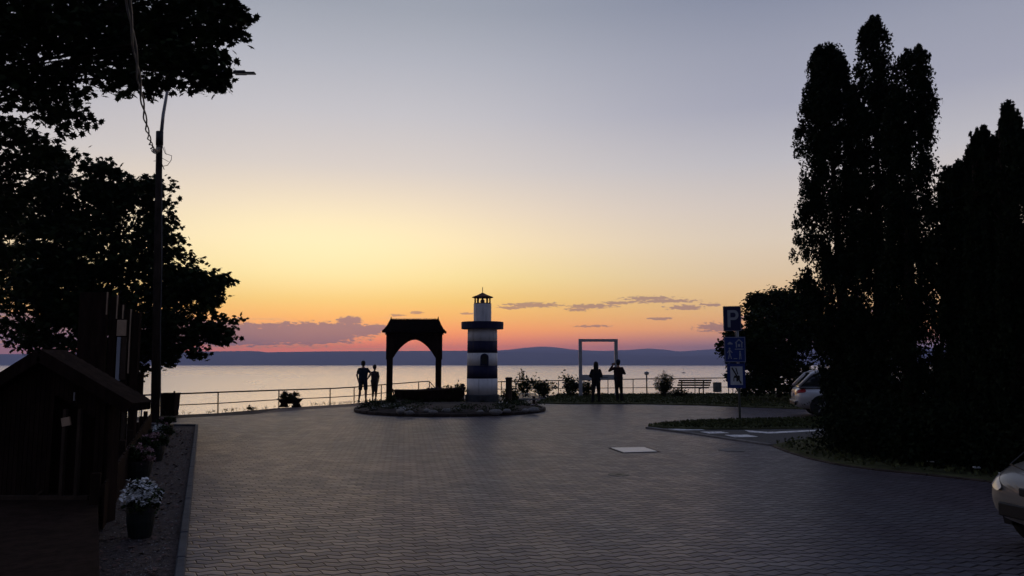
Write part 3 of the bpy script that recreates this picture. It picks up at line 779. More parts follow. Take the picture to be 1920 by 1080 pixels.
def border(e,w_,h_,m='signwhite',t=.012,y=-.010,ins=.012):
    b_=MB()
    for sx in (-1,1): b_.box((sx*(w_/2-ins-t/2),y,0),(t,.004,h_-2*ins))
    for sz in (-1,1): b_.box((0,y-.0005,sz*(h_/2-ins-t/2)),(w_-2*ins,.004,t))
    b_.build('border',m,e)
def poly2(e,name,polys,m,y=-.012,d=.004):
    b_=MB()
    for q in polys: b_.xz(q,y,y+d)
    b_.build(name,m,e)
e,w_,h_=plate('parking_sign',1378.5,574,621,31.5,'signnavy','dark blue parking sign with a large white letter P')
border(e,w_,h_,t=.008)
P_=[(-.13,-.26),(-.045,-.26),(-.045,-.04),(.05,-.04)]
outer_=[(.06+.12*math.cos(a),.105+.145*math.sin(a)) for a in np.linspace(-math.pi/2,math.pi/2,10)]
inner_=[(.05+.05*math.cos(a),.105+.07*math.sin(a)) for a in np.linspace(math.pi/2,-math.pi/2,10)]
bl_=[[(-.13,-.25),(-.05,-.25),(-.05,.25),(-.13,.25)],[(-.0495,-.04),(.06,-.04),(.05,.035),(-.0495,.035)],[(-.0495,.175),(.05,.175),(.06,.25),(-.0495,.25)]]
for i in range(9): bl_.append([outer_[i],outer_[i+1],inner_[8-i],inner_[9-i]])
poly2(e,'letter',bl_,'signwhite')
e,w_,h_=plate('residential_sign',1382,631.5,679.5,37.5,'signblue','bright blue residential zone sign with walking figure, child and house')
border(e,w_,h_,t=.013)
disc=lambda cx,cz,r_:[(cx+r_*math.cos(a),cz+r_*math.sin(a)) for a in np.linspace(0,2*math.pi,10)[:-1]]
poly2(e,'walking_figure',[disc(-.15,.03,.026),[(-.17,0),(-.13,0),(-.135,-.12),(-.17,-.12)],[(-.165,-.12),(-.14,-.12),(-.175,-.27),(-.20,-.27)],[(-.15,-.12),(-.13,-.12),(-.09,-.27),(-.115,-.27)],[(-.17,-.01),(-.165,-.04),(-.21,-.11),(-.22,-.09)],[(-.13,-.01),(-.13,-.05),(-.08,-.10),(-.07,-.08)]],'signwhite')
poly2(e,'child_figure',[disc(.14,-.06,.024),[(.12,-.09),(.165,-.09),(.17,-.18),(.12,-.18)],[(.12,-.18),(.138,-.18),(.13,-.28),(.11,-.28)],[(.15,-.18),(.168,-.18),(.175,-.28),(.155,-.28)]],'signwhite')
poly2(e,'house_symbol',[[(.03,.06),(.06,.06),(.06,.2),(.03,.2)],[(.18,.06),(.21,.06),(.21,.2),(.18,.2)],[(.0,.19),(.12,.31),(.12,.27),(.03,.18)],[(.12,.31),(.24,.19),(.21,.18),(.12,.27)],[(.09,.08),(.15,.08),(.15,.16),(.09,.16)],[(.0,.0),(.24,.0),(.24,.025),(.0,.025)]],'signwhite')
poly2(e,'car_symbol',[[(-.2,.15),(-.06,.15),(-.06,.18),(-.09,.19),(-.11,.22),(-.16,.22),(-.18,.19),(-.2,.18)],[(-.04,-.27),(.06,-.27),(.06,-.25),(-.04,-.25)]],'signwhite')
e,w_,h_=plate('prohibition_sign',1383,681.5,728,31.5,'signblue','blue framed white sign with a dark diagonal bar across a symbol')
border(e,w_,h_,m='signblue',t=.006)
poly2(e,'white_panel',[[(-.16,-.26),(.18,-.26),(.18,.27),(-.16,.27)]],mat('pale_sign_panel',(.5,.53,.56),.5,.08,5))
poly2(e,'diagonal_bar',[[(-.13,.22),(-.10,.25),(.15,-.20),(.12,-.235)],[(-.02,.23),(.01,.23),(.06,.05),(.03,.04)]],'black',y=-.017)
poly2(e,'dog_symbol',[[(-.08,-.06),(.06,-.06),(.06,.0),(-.05,.01)],[(-.08,-.16),(-.055,-.16),(-.055,-.05),(-.08,-.05)],[(.0,-.16),(.05,-.16),(.06,-.05),(.0,-.05)],[(.05,-.1),(.1,-.1),(.1,.0),(.05,.02)]],'black',y=-.0165)

# ------------------------------------------------------------------ people
def capsule(b_, p0, r0, p1, r1, sy=1.0, n=14):
    p0=Vector(p0); p1=Vector(p1); d=(p1-p0); L_=d.length; d.normalize()
    prof=[]
    for k in range(1,5): a=math.pi/2*(1-k/4); prof.append((-r0*math.sin(a),r0*math.cos(a)))
    for k in range(0,5): a=math.pi/2*(k/4); prof.append((L_+r1*math.sin(a),max(r1*math.cos(a),.001)))
    prof[0]=(prof[0][0],max(prof[0][1],.001))
    ax=Vector((1,0,0)); a=(ax-d*ax.dot(d))
    if a.length<.2: ax=Vector((0,0,1)); a=(ax-d*ax.dot(d))
    a.normalize(); bb=d.cross(a); vs=[]
    for q,r_ in prof:
        for k in range(n):
            w_=a*math.cos(6.28319*k/n)*r_+bb*math.sin(6.28319*k/n)*r_*sy
            vs.append(p0+d*q+w_)
    m_=len(prof)
    fs=[(i*n+k,i*n+(k+1)%n,(i+1)*n+(k+1)%n,(i+1)*n+k) for i in range(m_-1) for k in range(n)]+[tuple(range(n-1,-1,-1)),tuple(range((m_-1)*n,m_*n))]
    b_.add(vs,fs)
def fuse(b_, name, m, parent, voxel=.009):
    me=bpy.data.meshes.new(name); me.from_pydata([tuple(v) for v in b_.v],[],b_.f)
    bm=bmesh.new(); bm.from_mesh(me); bmesh.ops.recalc_face_normals(bm,faces=bm.faces); bm.to_mesh(me); bm.free()
    o=bpy.data.objects.new('tmp',me); C.objects.link(o)
    md=o.modifiers.new('r','REMESH'); md.mode='VOXEL'; md.voxel_size=voxel
    sm=o.modifiers.new('s','SMOOTH'); sm.iterations=2; sm.factor=.5
    dg=bpy.context.evaluated_depsgraph_get(); dg.update()
    me2=bpy.data.meshes.new_from_object(o.evaluated_get(dg)); me2.name=name
    bpy.data.objects.remove(o)
    return link(name,me2,m,parent,True)
def hand(b_, w, d, up, side, k=1.0):
    """w wrist, d pointing direction, up = back-of-hand normal, side = thumb side (+1/-1)"""
    w=Vector(w); d=Vector(d).normalized(); up=Vector(up); up=(up-d*up.dot(d)).normalized(); l=d.cross(up)*side
    for o_ in (-.022,0,.022): capsule(b_, w+l*o_*.8, .013, w+d*.085*k+l*o_, .012)
    for i,(o_,ln) in enumerate(((-.030,.055),(-.010,.07),(.011,.075),(.031,.066))):
        a=w+d*.088*k+l*o_; m_=a+d*ln*.55*k-up*.008; e_=m_+d*ln*.45*k-up*.022
        capsule(b_,a,.0088,m_,.0082,1,8); capsule(b_,m_,.0082,e_,.007,1,8)
    a=w+d*.025+l*.028; m_=a+(d*.6+l*.8)*.035; capsule(b_,a,.0105,m_,.0095,1,8); capsule(b_,m_,.0095,m_+(d+l*.2-up*.2)*.03,.008,1,8)
def person(label, loc, rz, H, J, outfit, hairkind, build=1.0):
    """J: joints in metres for a 1.75 m body, facing +Y; x to the person's right"""
    k=H/1.75
    t_=thing('person',label,'person',loc,rz)
    V_=lambda q: Vector(q)*k
    b_=MB(); hd=V_(J['head']); nk=V_(J['neck']); 
    sl,sr,el_,er_,wl,wr=[V_(J[q]) for q in ('sl','sr','el','er','wl','wr')]
    hl,hr,kl,kr,al,ar=[V_(J[q]) for q in ('hl','hr','kl','kr','al','ar')]
    f=build
    # head with face
    capsule(b_,hd+V_((0,-.006,.035)),.085*k,hd+V_((0,.004,-.03)),.068*k,1.12)
    capsule(b_,hd+V_((0,.035,-.06)),.045*k,hd+V_((0,.05,-.085)),.03*k)
    capsule(b_,hd+V_((0,.088,.0)),.012*k,hd+V_((0,.108,-.028)),.014*k)
    for s_ in (-1,1):
        capsule(b_,hd+V_((s_*.076,-.002,.012)),.012*k,hd+V_((s_*.078,.0,-.022)),.010*k)
        capsule(b_,hd+V_((s_*.028,.082,.012)),.013*k,hd+V_((s_*.04,.078,.012)),.012*k)
    capsule(b_,hd+V_((-.02,.078,-.05)),.010*k,hd+V_((.02,.078,-.05)),.010*k)
    capsule(b_,nk,.052*k*f,hd+V_((0,-.005,-.05)),.050*k)
    pel=(hl+hr)/2
    capsule(b_,(sl+sr)/2+V_((0,0,-.10)),.115*k*f,pel+V_((0,0,.10)),.115*k*f,.85)
    for h_ in (sl,sr): capsule(b_,nk+V_((0,0,-.03)),.055*k*f,h_+V_((0,0,-.015)),.042*k*f)
    for s_,h_ in ((-1,sl),(1,sr)): capsule(b_,h_+V_((-s_*.07,0,-.12)),.085*k*f,pel+V_((s_*.05,0,.06)),.10*k*f,.9)
    for a,e_,w_,sd_ in ((sl,el_,wl,1),(sr,er_,wr,-1)):
        capsule(b_,a,.046*k*f,e_,.036*k*f); capsule(b_,e_,.040*k*f,w_,.026*k*f)
        dd=(w_-e_).normalized(); hand(b_,w_,dd*.9+Vector((0,0,-.15 if dd.z<.3 else .1)),J.get('up',(0,1,.3)) if dd.z>-.5 else ((-1 if sd_==1 else 1),0,0),sd_)
    for h_,n_,a_ in ((hl,kl,al),(hr,kr,ar)):
        capsule(b_,h_,.088*k*f,n_,.056*k*f); capsule(b_,n_,.056*k*f,a_,.036*k*f)
        capsule(b_,n_+V_((0,-.02,-.08)),.053*k*f,n_+V_((0,-.015,-.2)),.042*k*f)
        capsule(b_,a_+V_((0,-.03,-.04)),.034*k,a_+V_((0,.13,-.055)),.027*k)
    fuse(b_,'body','skin',t_,.0075)
    # clothing
    top,topm,sleeve,bot,botm,blen,shoe=outfit
    c_=MB(); e0=.011*k
    capsule(c_,(sl+sr)/2+V_((0,0,-.11)),.118*k*f+e0,pel+V_((0,0,.02 if top!='dress' else -.02)),.125*k*f+e0,.85)
    for s_,h_ in ((-1,sl),(1,sr)): capsule(c_,h_+V_((-s_*.065,0,-.125)),.088*k*f+e0,pel+V_((s_*.055,0,.0)),.108*k*f+e0,.9)
    for h_ in (sl,sr): capsule(c_,nk+V_((0,-.005,-.055)),.056*k*f+e0*.5,h_+V_((0,0,-.015)),.042*k*f+e0)
    for a,e_,w_ in ((sl,el_,wl),(sr,er_,wr)):
        if sleeve<=1: capsule(c_,a,.047*k*f+e0,a.lerp(e_,sleeve),.044*k*f+e0)
        else: capsule(c_,a,.047*k*f+e0,e_,.040*k*f+e0); capsule(c_,e_,.042*k*f+e0,e_.lerp(w_,sleeve-1),.032*k*f+e0)
    fuse(c_,top,topm,t_,.011)
    c_=MB()
    capsule(c_,hl+V_((0,0,.06)),.105*k*f+e0,hr+V_((0,0,.06)),.105*k*f+e0,.95)
    for h_,n_,a_ in ((hl,kl,al),(hr,kr,ar)):
        capsule(c_,h_,.092*k*f+e0,h_.lerp(n_,min(1,blen)),.066*k*f+e0*(1.6 if blen<1.1 else 1))
        if blen>1: capsule(c_,n_,.062*k*f+e0,n_.lerp(a_,blen-1),.048*k*f+e0)
    fuse(c_,bot,botm,t_,.011)
    for a_ in (al,ar):
        c_=MB(); capsule(c_,a_+V_((0,-.035,-.045)),.042*k,a_+V_((0,.135,-.058)),.036*k)
        capsule(c_,a_+V_((0,-.01,.0)),.042*k,a_+V_((0,-.01,-.045)),.045*k)
        fuse(c_,'shoe',shoe,t_,.011)
    c_=MB()
    capsule(c_,hd+V_((0,-.018,.042)),.096*k,hd+V_((0,-.03,-.02)),.086*k,1.08)
    if hairkind=='bun': capsule(c_,hd+V_((0,-.05,.10)),.04*k,hd+V_((.02,-.07,.12)),.035*k)
    if hairkind=='long':
        capsule(c_,hd+V_((0,-.03,.03)),.095*k,nk+V_((0,-.045,-.10)),.085*k,.75); capsule(c_,hd+V_((-.05,-.03,-.02)),.055*k,nk+V_((-.06,-.05,-.14)),.05*k); capsule(c_,hd+V_((.05,-.03,-.02)),.055*k,nk+V_((.06,-.05,-.12)),.05*k)
    fuse(c_,'hair','hair',t_,.010)
    return t_
base=dict(head=(0,.0,1.64),neck=(0,-.01,1.47),sl=(-.172,0,1.415),sr=(.172,0,1.415),hl=(-.085,0,.93),hr=(.085,0,.93))
def ploc(px,yb): q=gp(px,yb); return q
# left couple: man
q=ploc(680,754.5)
person('man in navy t-shirt and shorts standing by the railing left of the wooden arch', q, R(-4), 1.80,
   dict(base,el=(-.27,.0,1.17),wl=(-.235,.05,.95),er=(.33,.02,1.21),wr=(.245,.10,1.10),kl=(-.13,.03,.50),kr=(.125,.02,.50),al=(-.165,-.01,.085),ar=(.135,-.02,.085)),
   ('t_shirt','navycloth',.6,'shorts','navycloth',.82,'blackcloth'),'short',1.02)
bpy.data.objects[-1] if False else None
q=ploc(701.5,753)
person('woman with hair bun in loose brown top standing close beside the man in shorts', q, R(6), 1.62,
   dict(base,sl=(-.145,0,1.40),sr=(.145,0,1.40),el=(-.27,.02,1.20),wl=(-.36,.08,1.08),er=(.20,.02,1.18),wr=(.185,.10,1.0),kl=(-.06,.03,.50),kr=(.085,.0,.50),al=(-.075,.0,.085),ar=(.075,-.03,.085)),
   ('loose_top','greycloth',1.0,'trousers','greycloth',1.55,'blackcloth'),'bun',.90)
q=ploc(1118,757.5)
person('long haired woman in dark jacket and trousers standing inside the picture frame', q+Vector((0,0,.0)), R(0), 1.76,
   dict(base,sl=(-.160,0,1.405),sr=(.160,0,1.405),el=(-.245,.04,1.17),wl=(-.10,.24,1.08),er=(.245,.04,1.17),wr=(.10,.24,1.08),kl=(-.12,.02,.50),kr=(.11,.02,.50),al=(-.15,.0,.085),ar=(.13,-.01,.085),up=(0,0,1)),
   ('jacket','blackcloth',2.0,'trousers','blackcloth',2.0,'blackcloth'),'long',.98)
q=ploc(1160,754.5)
pm_=person('man in maroon shirt and cap raising a phone right of the picture frame', q+Vector((0,0,.07)), R(4), 1.76,
   dict(base,head=(.0,.02,1.64),el=(-.36,.16,1.30),wl=(-.18,.30,1.52),er=(.29,.03,1.18),wr=(.12,.22,1.22),kl=(-.07,.02,.50),kr=(.12,.01,.50),al=(-.045,.0,.085),ar=(.14,-.02,.085)),
   ('shirt','browncloth',1.9,'trousers','blackcloth',2.0,'blackcloth'),'short',1.04)
c_=MB(); capsule(c_,(0,.0,1.72),.098,(0,-.005,1.69),.10,1.1); c_.box((0,.13,1.70),(.15,.14,.014)); fuse(c_,'cap','navycloth',pm_,.011)
ph=tag(MB().box((0,0,0),(.155,.012,.078)).build('phone','black',None,bevel=.004),'dark phone held up in the raised hand of the man in the cap','phone')
ph.location=Vector(pm_.location)+Vector((-.15,.42,1.60)); ph.rotation_euler=(0,0,R(4))

# ------------------------------------------------------------------ cars
def car(label, loc, rz, paint):
    t_=thing('parked_car',label,'car',loc,rz)
    st=[(-2.10,.52,.46,.78),(-2.06,.68,.36,.90),(-1.98,.77,.30,.96),(-1.8,.83,.26,.99),(-1.3,.87,.21,.995),(-.5,.885,.19,.98),(.4,.885,.19,.96),(1.0,.87,.2,.95),(1.4,.86,.21,.91),(1.7,.84,.23,.86),(1.9,.79,.26,.79),(2.03,.70,.3,.72),(2.10,.56,.36,.64)]
    nR=28; vs=[]
    for x,hw_,z0,z1 in st:
        cz=(z0+z1)/2; hh_=(z1-z0)/2
        for k in range(nR):
            a=6.28319*k/nR; c1_,s1_=math.cos(a),math.sin(a); e_=.42
            y=hw_*math.copysign(abs(c1_)**e_,c1_); z=cz+hh_*math.copysign(abs(s1_)**(e_+.12),s1_)
            tuck=1-.10*max(0,(z-cz)/hh_)**2-.06*max(0,(cz-z)/hh_)
            vs.append((x,y*tuck,z))
    fs=[(i*nR+k,i*nR+(k+1)%nR,(i+1)*nR+(k+1)%nR,(i+1)*nR+k) for i in range(len(st)-1) for k in range(nR)]+[tuple(range(nR-1,-1,-1)),tuple(range((len(st)-1)*nR,len(st)*nR))]
    bd=MB().add(vs,fs).build('body',paint,t_,True)
    md=bd.modifiers.new('s','SUBSURF'); md.levels=2; md.render_levels=2
    ring=[Vector(v) for v in vs]
    def patch(name,i0,i1,k0,k1,m,off=.004):
        b_=MB(); nk=k1-k0+1; vv=[]
        for i in range(i0,i1+1):
            x,hw_,z0,z1=st[i]; c_=Vector((x*.96,0,(z0+z1)/2))
            for k in range(k0,k1+1):
                p_=ring[i*nR+(k%nR)]; vv.append(p_+(p_-c_).normalized()*off)
        b_.add(vv,[(i*nk+k,i*nk+k+1,(i+1)*nk+k+1,(i+1)*nk+k) for i in range(i1-i0) for k in range(nk-1)])
        o=b_.build(name,m,t_,True); md=o.modifiers.new('s','SUBSURF'); md.levels=2; md.render_levels=2
        return o
    for kk in ((1,3),(11,13)):
        patch('tail_light',0,3,kk[0],kk[1],'redlens'); patch('headlight',9,12,kk[0],kk[1],'glasslens')
    # cabin glass
    cs=[(-1.98,.70,.66,.99),(-1.62,.73,.60,1.40),(-1.35,.74,.58,1.49),(-.4,.76,.58,1.55),(.35,.76,.57,1.51),(.7,.75,.58,1.40),(1.25,.72,.66,.95)]
    vs=[]
    for x,wb,wt,zt__ in cs: vs+=[(x,-wb,.92),(x,-(wb*.45+wt*.55),.92+(zt__-.92)*.6),(x,-wt,zt__-.03),(x,-wt*.6,zt__),(x,wt*.6,zt__),(x,wt,zt__-.03),(x,(wb*.45+wt*.55),.92+(zt__-.92)*.6),(x,wb,.92)]
    fs=[(i*8+k,i*8+(k+1)%8,(i+1)*8+(k+1)%8,(i+1)*8+k) for i in range(len(cs)-1) for k in range(8)]+[tuple(range(7,-1,-1)),tuple(range(48,56))]
    MB().add(vs,fs).build('windows','carglass',t_,True)
    vs=[]
    for x,wb,wt,zt__ in cs[1:6]: vs+=[(x,-wt-.012,zt__-.07),(x,-wt-.005,zt__-.02),(x,-wt*.6,zt__+.014),(x,wt*.6,zt__+.014),(x,wt+.005,zt__-.02),(x,wt+.012,zt__-.07)]
    fs=[(i*6+k,i*6+k+1,(i+1)*6+k+1,(i+1)*6+k) for i in range(4) for k in range(5)]
    MB().add(vs,fs).build('roof',paint,t_,True)
    for s_ in (-1,1):
        MB().tube([(-2.0,s_*.70,.98),(-1.62,s_*.69,1.36),(-1.35,s_*.60,1.47)],.045,6).build('rear_pillar',paint,t_,True)
        MB().tube([(-.3,s_*.77,.95),(-.32,s_*.62,1.48)],.035,6).build('centre_pillar','black',t_,True)
        MB().tube([(1.22,s_*.72,.95),(.7,s_*.61,1.38),(.35,s_*.59,1.49)],.03,6).build('front_pillar',paint,t_,True)
        MB().tube([(-2.04,s_*.74,.95),(-.5,s_*.835,.965),(1.2,s_*.80,.935)],.012,5).build('window_trim','galv',t_)
        MB().ball((.92,s_*.92,1.02),.09,10,.7).build('mirror',paint,t_,True)
        for x,nm in ((-1.32,'rear'),(1.33,'front')):
            arch_=[(x+.39*math.cos(a),.33+.39*math.sin(a)) for a in np.linspace(-.35,math.pi+.35,16)]
            MB().xz(arch_,s_*.80,s_*.893).build('wheel_arch','black',t_)
            w_=bpy.data.objects.new('wheel',None); C.objects.link(w_); w_.parent=t_; w_.location=(x,s_*.81,.32); w_.rotation_euler=(R(90),0,0)
            MB().lathe([(.2,-.1),(.30,-.1),(.32,-.07),(.32,.07),(.30,.1),(.2,.1)],28).build('tyre','tyre',w_,True)
            b_=MB(); b_.lathe([(.205,-.09),(.205,.09)],20)
            b_.build('rim','tyre',w_); b_=MB()
            for k in range(5):
                a=6.283*k/5; b_.box((.1*math.cos(a),.1*math.sin(a),-s_*.108),(.2,.05,.02),a)
            b_.lathe([(.05,-.115 if s_>0 else .095),(.05,-.095 if s_>0 else .115)],12)
            b_.build('spokes','galv',w_)
    MB().box((-2.08,0,.50),(.10,1.34,.05)).build('rear_bumper_trim','galv',t_,bevel=.01)
    MB().box((-2.105,0,.43),(.06,1.2,.10)).build('lower_rear_bumper','black',t_,bevel=.01)
    MB().box((-2.115,0,.70),(.02,.5,.11)).build('number_plate','signwhite',t_,bevel=.004)
    MB().box((2.09,0,.42),(.06,1.05,.12)).build('lower_grille','black',t_,bevel=.01)
    MB().box((2.105,0,.60),(.03,.6,.07)).build('grille','black',t_,bevel=.01)
    b_=MB(); b_.tube([(1.15,-.74,.957),(1.6,-.70,.895),(1.93,-.55,.80),(2.01,-.3,.77),(2.02,0,.765),(2.01,.3,.77),(1.93,.55,.80),(1.6,.70,.895),(1.15,.74,.957)],.006,5); b_.build('bonnet_gap','black',t_)
    return t_
c0=gp(1489,782)
car('silver hatchback seen from behind at the edge of the conifers by the lake', (9.76+1.32*math.cos(R(-13))-.81*math.sin(R(-13))*-1*-1, 24+1.32*math.sin(R(-13))+.81, 0), R(-13), 'silver')
car('pale car whose nose just enters the right edge of the square', (6.55,6.9,0), R(192), 'pearl')

# ------------------------------------------------------------------ left: utility pole with street lamps
b0=gp(291,792); PY=b0.y
up_=thing('utility_pole','tall dark utility pole with a street lamp arm rising into the left foliage','utility pole',(b0.x,PY,0))
def up3(px,py,dy=0): return at(px,py,PY+dy)-Vector((b0.x,PY,0))
MB().tube([(0,0,-.2),up3(299,250)],[.125,.088],14).build('shaft','bark',up_,True)
MB().tube([up3(299,272),up3(299.5,247)],[.105,.105],14).build('collar','black',up_,True)
lam=MB().tube([up3(302,255),up3(306,215),up3(313,175),up3(322,140),up3(326,122)],[.055,.05,.045,.04,.035],10).build('lamp_mast','galv',up_,True)
MB().tube([up3(324,128),up3(350,124),up3(400,132),up3(440,137)],.028,8).build('lamp_arm','galv',up_,True)
MB().tube([up3(325,124),up3(290,106),up3(243,91.5)],.026,8).build('lamp_arm','galv',up_,True)
h0=up3(436,137); h1=up3(478,137.5)
lh=MB(); lh.box((h0*.66+h1*.34)+Vector((0,0,.012)),(.36,.22,.09)); lh.box((h0*.2+h1*.8),(.30,.17,.05)); lh.build('street_lamp_head','black',up_,bevel=.015)
h0=up3(243,91.5); h1=up3(212,90)
lh=MB(); lh.box((h0+h1)/2,(.46,.2,.07)); lh.build('street_lamp_head','galv',up_,bevel=.015)
MB().tube([up3(303,262),up3(303.5,500),up3(301,610),up3(301,788)],.016,6).build('conduit','cable',up_,True)
b_=MB()
b_.tube([up3(303,270),up3(310,288),up3(322,292),up3(321,300),up3(314,310),up3(304,312)],.010,5)
b_.tube([up3(303,296),up3(316,303)],.008,5); b_.tube([up3(303,306),up3(308,318)],.012,5); b_.tube([up3(288,302),up3(304,301)],.008,5); b_.tube([up3(308,275),up3(312,290)],.005,5)
b_.build('wire_bracket','cable',up_)
for k,(off) in enumerate((0,1.6,3.1)):
    pts=[]
    A0=at(297,280,PY); B0=at(232,-60,5.2)
    for i in range(60):
        t0_=i/59; p_=A0.lerp(B0,t0_); p_.z-=.55*math.sin(math.pi*t0_); am=.06*(1-t0_)**2+.016
        p_+=Vector((math.cos(t0_*46+off*2)*am,0,math.sin(t0_*46+off*2)*am)); pts.append(p_)
    if k==0: cbt=thing('overhead_cable','twisted overhead cable running from the utility pole over the viewer','cable',A0)
    MB().tube([p_-A0 for p_ in pts],.011,5).build('strand','cable',cbt)

# dark box bin near the pole
b0=gp(318,779); s=b0.y/F
t_=thing('wooden_bin','dark box shaped litter bin on short legs right of the utility pole','waste bin',(b0.x,b0.y,0))
MB().xz([(-13*s,.17),(12*s,.17),(14*s,at(318,738,b0.y).z),(-14*s,at(318,739,b0.y).z)],-.2,.2).build('box','darkwood',t_,bevel=.012)
MB().box((0,0,at(318,738,b0.y).z+.012),(29*s,.44,.025)).build('lid','darkwood',t_,bevel=.006)
MB().box((7*s,0,at(318,735.5,b0.y).z),(.05,.05,.08)).build('knob','black',t_,bevel=.008)
for x,wd in ((-11.5,2.5),(-4.5,2),(5.5,5.5),(12,1.5)): MB().box((x*s,-.02,.09),(wd*s,.3,.2)).build('leg','darkwood',t_)

# ------------------------------------------------------------------ left: flower tubs
def tub(label, flab, px, ybase, ytop, wpx, petal, nflow):
    b0=gp(px,ybase); s=b0.y/F; r=wpx*s/2*.78; H_=at(px,ytop,b0.y).z; hp=H_*.6
    t_=thing('flower_tub',label,'planter',(b0.x,b0.y,.016),0,'flower tubs along the gravel bed')
    MB().lathe([(r*.78,0),(r*.95,hp*.5),(r,hp),(r*.9,hp),(r*.85,hp-.05)],20).build('tub','pot',t_)
    MB().lathe([(r*1.04,hp-.06),(r*1.04,hp-.0)],20).build('rim_band','black',t_)
    fl=thing('tub_flowers',flab,'flowers',(b0.x,b0.y,hp),0,'flowers in the tubs along the gravel bed')
    P=clumpcloud((0,0,.08),(r*1.25,r*1.15,(H_-hp)*.75),1500,26,.2)
    leaves('foliage',P,.06,OVAL,'bushleaf',fl,.4)
    Q=[]
    for k in range(nflow):
        a=random.uniform(0,6.28); e_=random.uniform(.15,1.5); c_=np.array((math.cos(a)*math.cos(e_)*r*1.12,math.sin(a)*math.cos(e_)*r*1.1,(H_-hp)*math.sin(e_)*.95+.02))
        Q+=list(c_+rng.normal(size=(26,3))*.026)
    leaves('blooms',Q,.045,OVAL,petal,fl,.9)['kind']='stuff'
tub('dark round tub of dense white flowers nearest the viewer on the gravel','dense white flowers filling the flower tub nearest the viewer',262,1010,910,64,'petal_w',50)
tub('dark round tub of pink flowers, second from the viewer beside the fence','pink flowers in the second flower tub from the viewer',258,900,842,62,'petal_k',16)
tub('dark round tub of pink flowers, third from the viewer with trailing blooms','pink flowers in the third flower tub from the viewer',286,866,818,52,'petal_k',16)
tub('dark round tub of pale flowers, fourth from the viewer on the gravel','sparse pale flowers in the fourth flower tub from the viewer',300,838,800,44,'petal_w',7)
tub('dark round tub of flowers at the far end of the gravel bed','pink flowers in the last and farthest flower tub',309,816,786,36,'petal_k',8)
# leaf litter
P=[]
while len(P)<2600:
    t0_=random.uniform(-4,14); q=kB+kd*t0_+Vector((random.uniform(-2.4,-.08),0,0)); P.append((q.x,q.y,.024+random.uniform(0,.015)))
leaves('fallen_leaves',P,.05,MAPLE,mat('dry_leaf',(.10,.06,.05),.9,.5,9),None,3.0)['kind']='stuff'
P=[(q.x+random.uniform(-2.4,-.1),q.y,.02) for q in [kB+kd*random.uniform(-3,16) for _ in range(9000)]]
leaves('gravel_stones',P,.022,OVAL,'stone',None,2.0)['kind']='stuff'

# ------------------------------------------------------------------ left: roofed wooden hut
HY=8.2
def H3(px,py,Y=HY): return at(px,py,Y)
ap=H3(90,661); re=H3(256,758); le=H3(-40,742)
hut=thing('wooden_hut','low dark wooden hut with a gabled roof at the left edge','hut',(ap.x,HY,0))
O=Vector((ap.x,HY,0)); dp=.32
for q,nm in ((re,'right'),(le,'left')):
    a=ap-O; b=q-O; nrm=Vector((-(b-a).z,0,(b-a).x)).normalized()*(.05 if q is re else -.05)
    b_=MB(); y0,y1=-.12,dp
    p4=[(a.x,a.z),(b.x,b.z),(b.x-abs(nrm.x)*0,b.z-.07),(a.x,a.z-.07)]
    b_.xz(p4,y0,y1); b_.build('roof_slope','shingle',hut)
    b_=MB(); L_=(b-a).length; kk=11
    for i in range(kk):
        c_=a.lerp(b,(i+.5)/kk); ang=math.atan2(-(b-a).z,(b-a).x)
        b_.box((c_.x,(y0+y1)/2,c_.z+.018),(L_/kk+.02,y1-y0+.04,.016),0,0,ang+.08*(1 if q is re else -1))
    b_.build('roof_boards','darkwood',hut)
    b_=MB(); ang=math.atan2(-(b-a).z,(b-a).x); c_=(a+b)/2; b_.box((c_.x,y0-.03,c_.z-.03),(L_,.035,.13),0,0,ang); b_.build('barge_board','darkwood',hut,bevel=.005)
xr=(re-O).x-.34; xl=(le-O).x+.15
b_=MB()
for i in range(24):
    x0_=xl+(xr-xl)*i/24; x1_=xl+(xr-xl)*(i+1)/24-.006; xm=(x0_+x1_)/2
    zt0=(ap.z-.10)+( (re.z-ap.z)*(xm/((re-O).x)) if xm>0 else (le.z-ap.z)*(xm/((le-O).x)))
    if i in (13,14,15,16,17,19,20,21): zlo=zt0-.30; b_.xz([(x0_,zlo),(x1_,zlo),(x1_,zt0),(x0_,zt0)],.02,.045); b_.xz([(x0_,.0),(x1_,.0),(x1_,.34),(x0_,.34)],.02,.045)
    else: b_.xz([(x0_,0),(x1_,0),(x1_,zt0),(x0_,zt0)],.02,.045)
b_.build('front_boards','darkwood',hut)
b_=MB()
b2_=MB()
for i in range(2):
    y0=.05+i*.115; b_.box((xr+.02,y0+.05,(re.z-.0)/2),(.025,.115,re.z-.02)); b2_.box((xl-.02,y0+.05,(le.z-.1)/2),(.025,.115,le.z-.12))
b_.build('side_boards','darkwood',hut); b2_.build('side_boards','darkwood',hut)
MB().xz([(xl,0),(xr,0),(xr,re.z),(0,ap.z-.12),(xl,le.z)],dp-.12,dp-.09).build('back_wall','darkwood',hut)
for px in (118,146): q=H3(px,900)-O; MB().box((q.x,-.02,.62),(.035,.05,1.22)).build('door_post','oldwood',hut,bevel=.004)
q=H3(128,790)-O; MB().box((q.x,-.04,q.z),(.09,.02,.09),0,0,-.2).build('lit_plate','palewood',hut)  # pale colour carries the light caught by this small piece
q=H3(145,743)-O; MB().box((q.x,-.055,q.z),(.012,.015,.09)).build('hook','galv',hut)
q=H3(30,940)-O; MB().box((q.x+.15,-.02,q.z),(.35,.02,.02),0,0,-.7).build('brace','oldwood',hut)
MB().box((xl+.55,-.02,.3),(1.1,.06,.05)).build('sill','oldwood',hut)
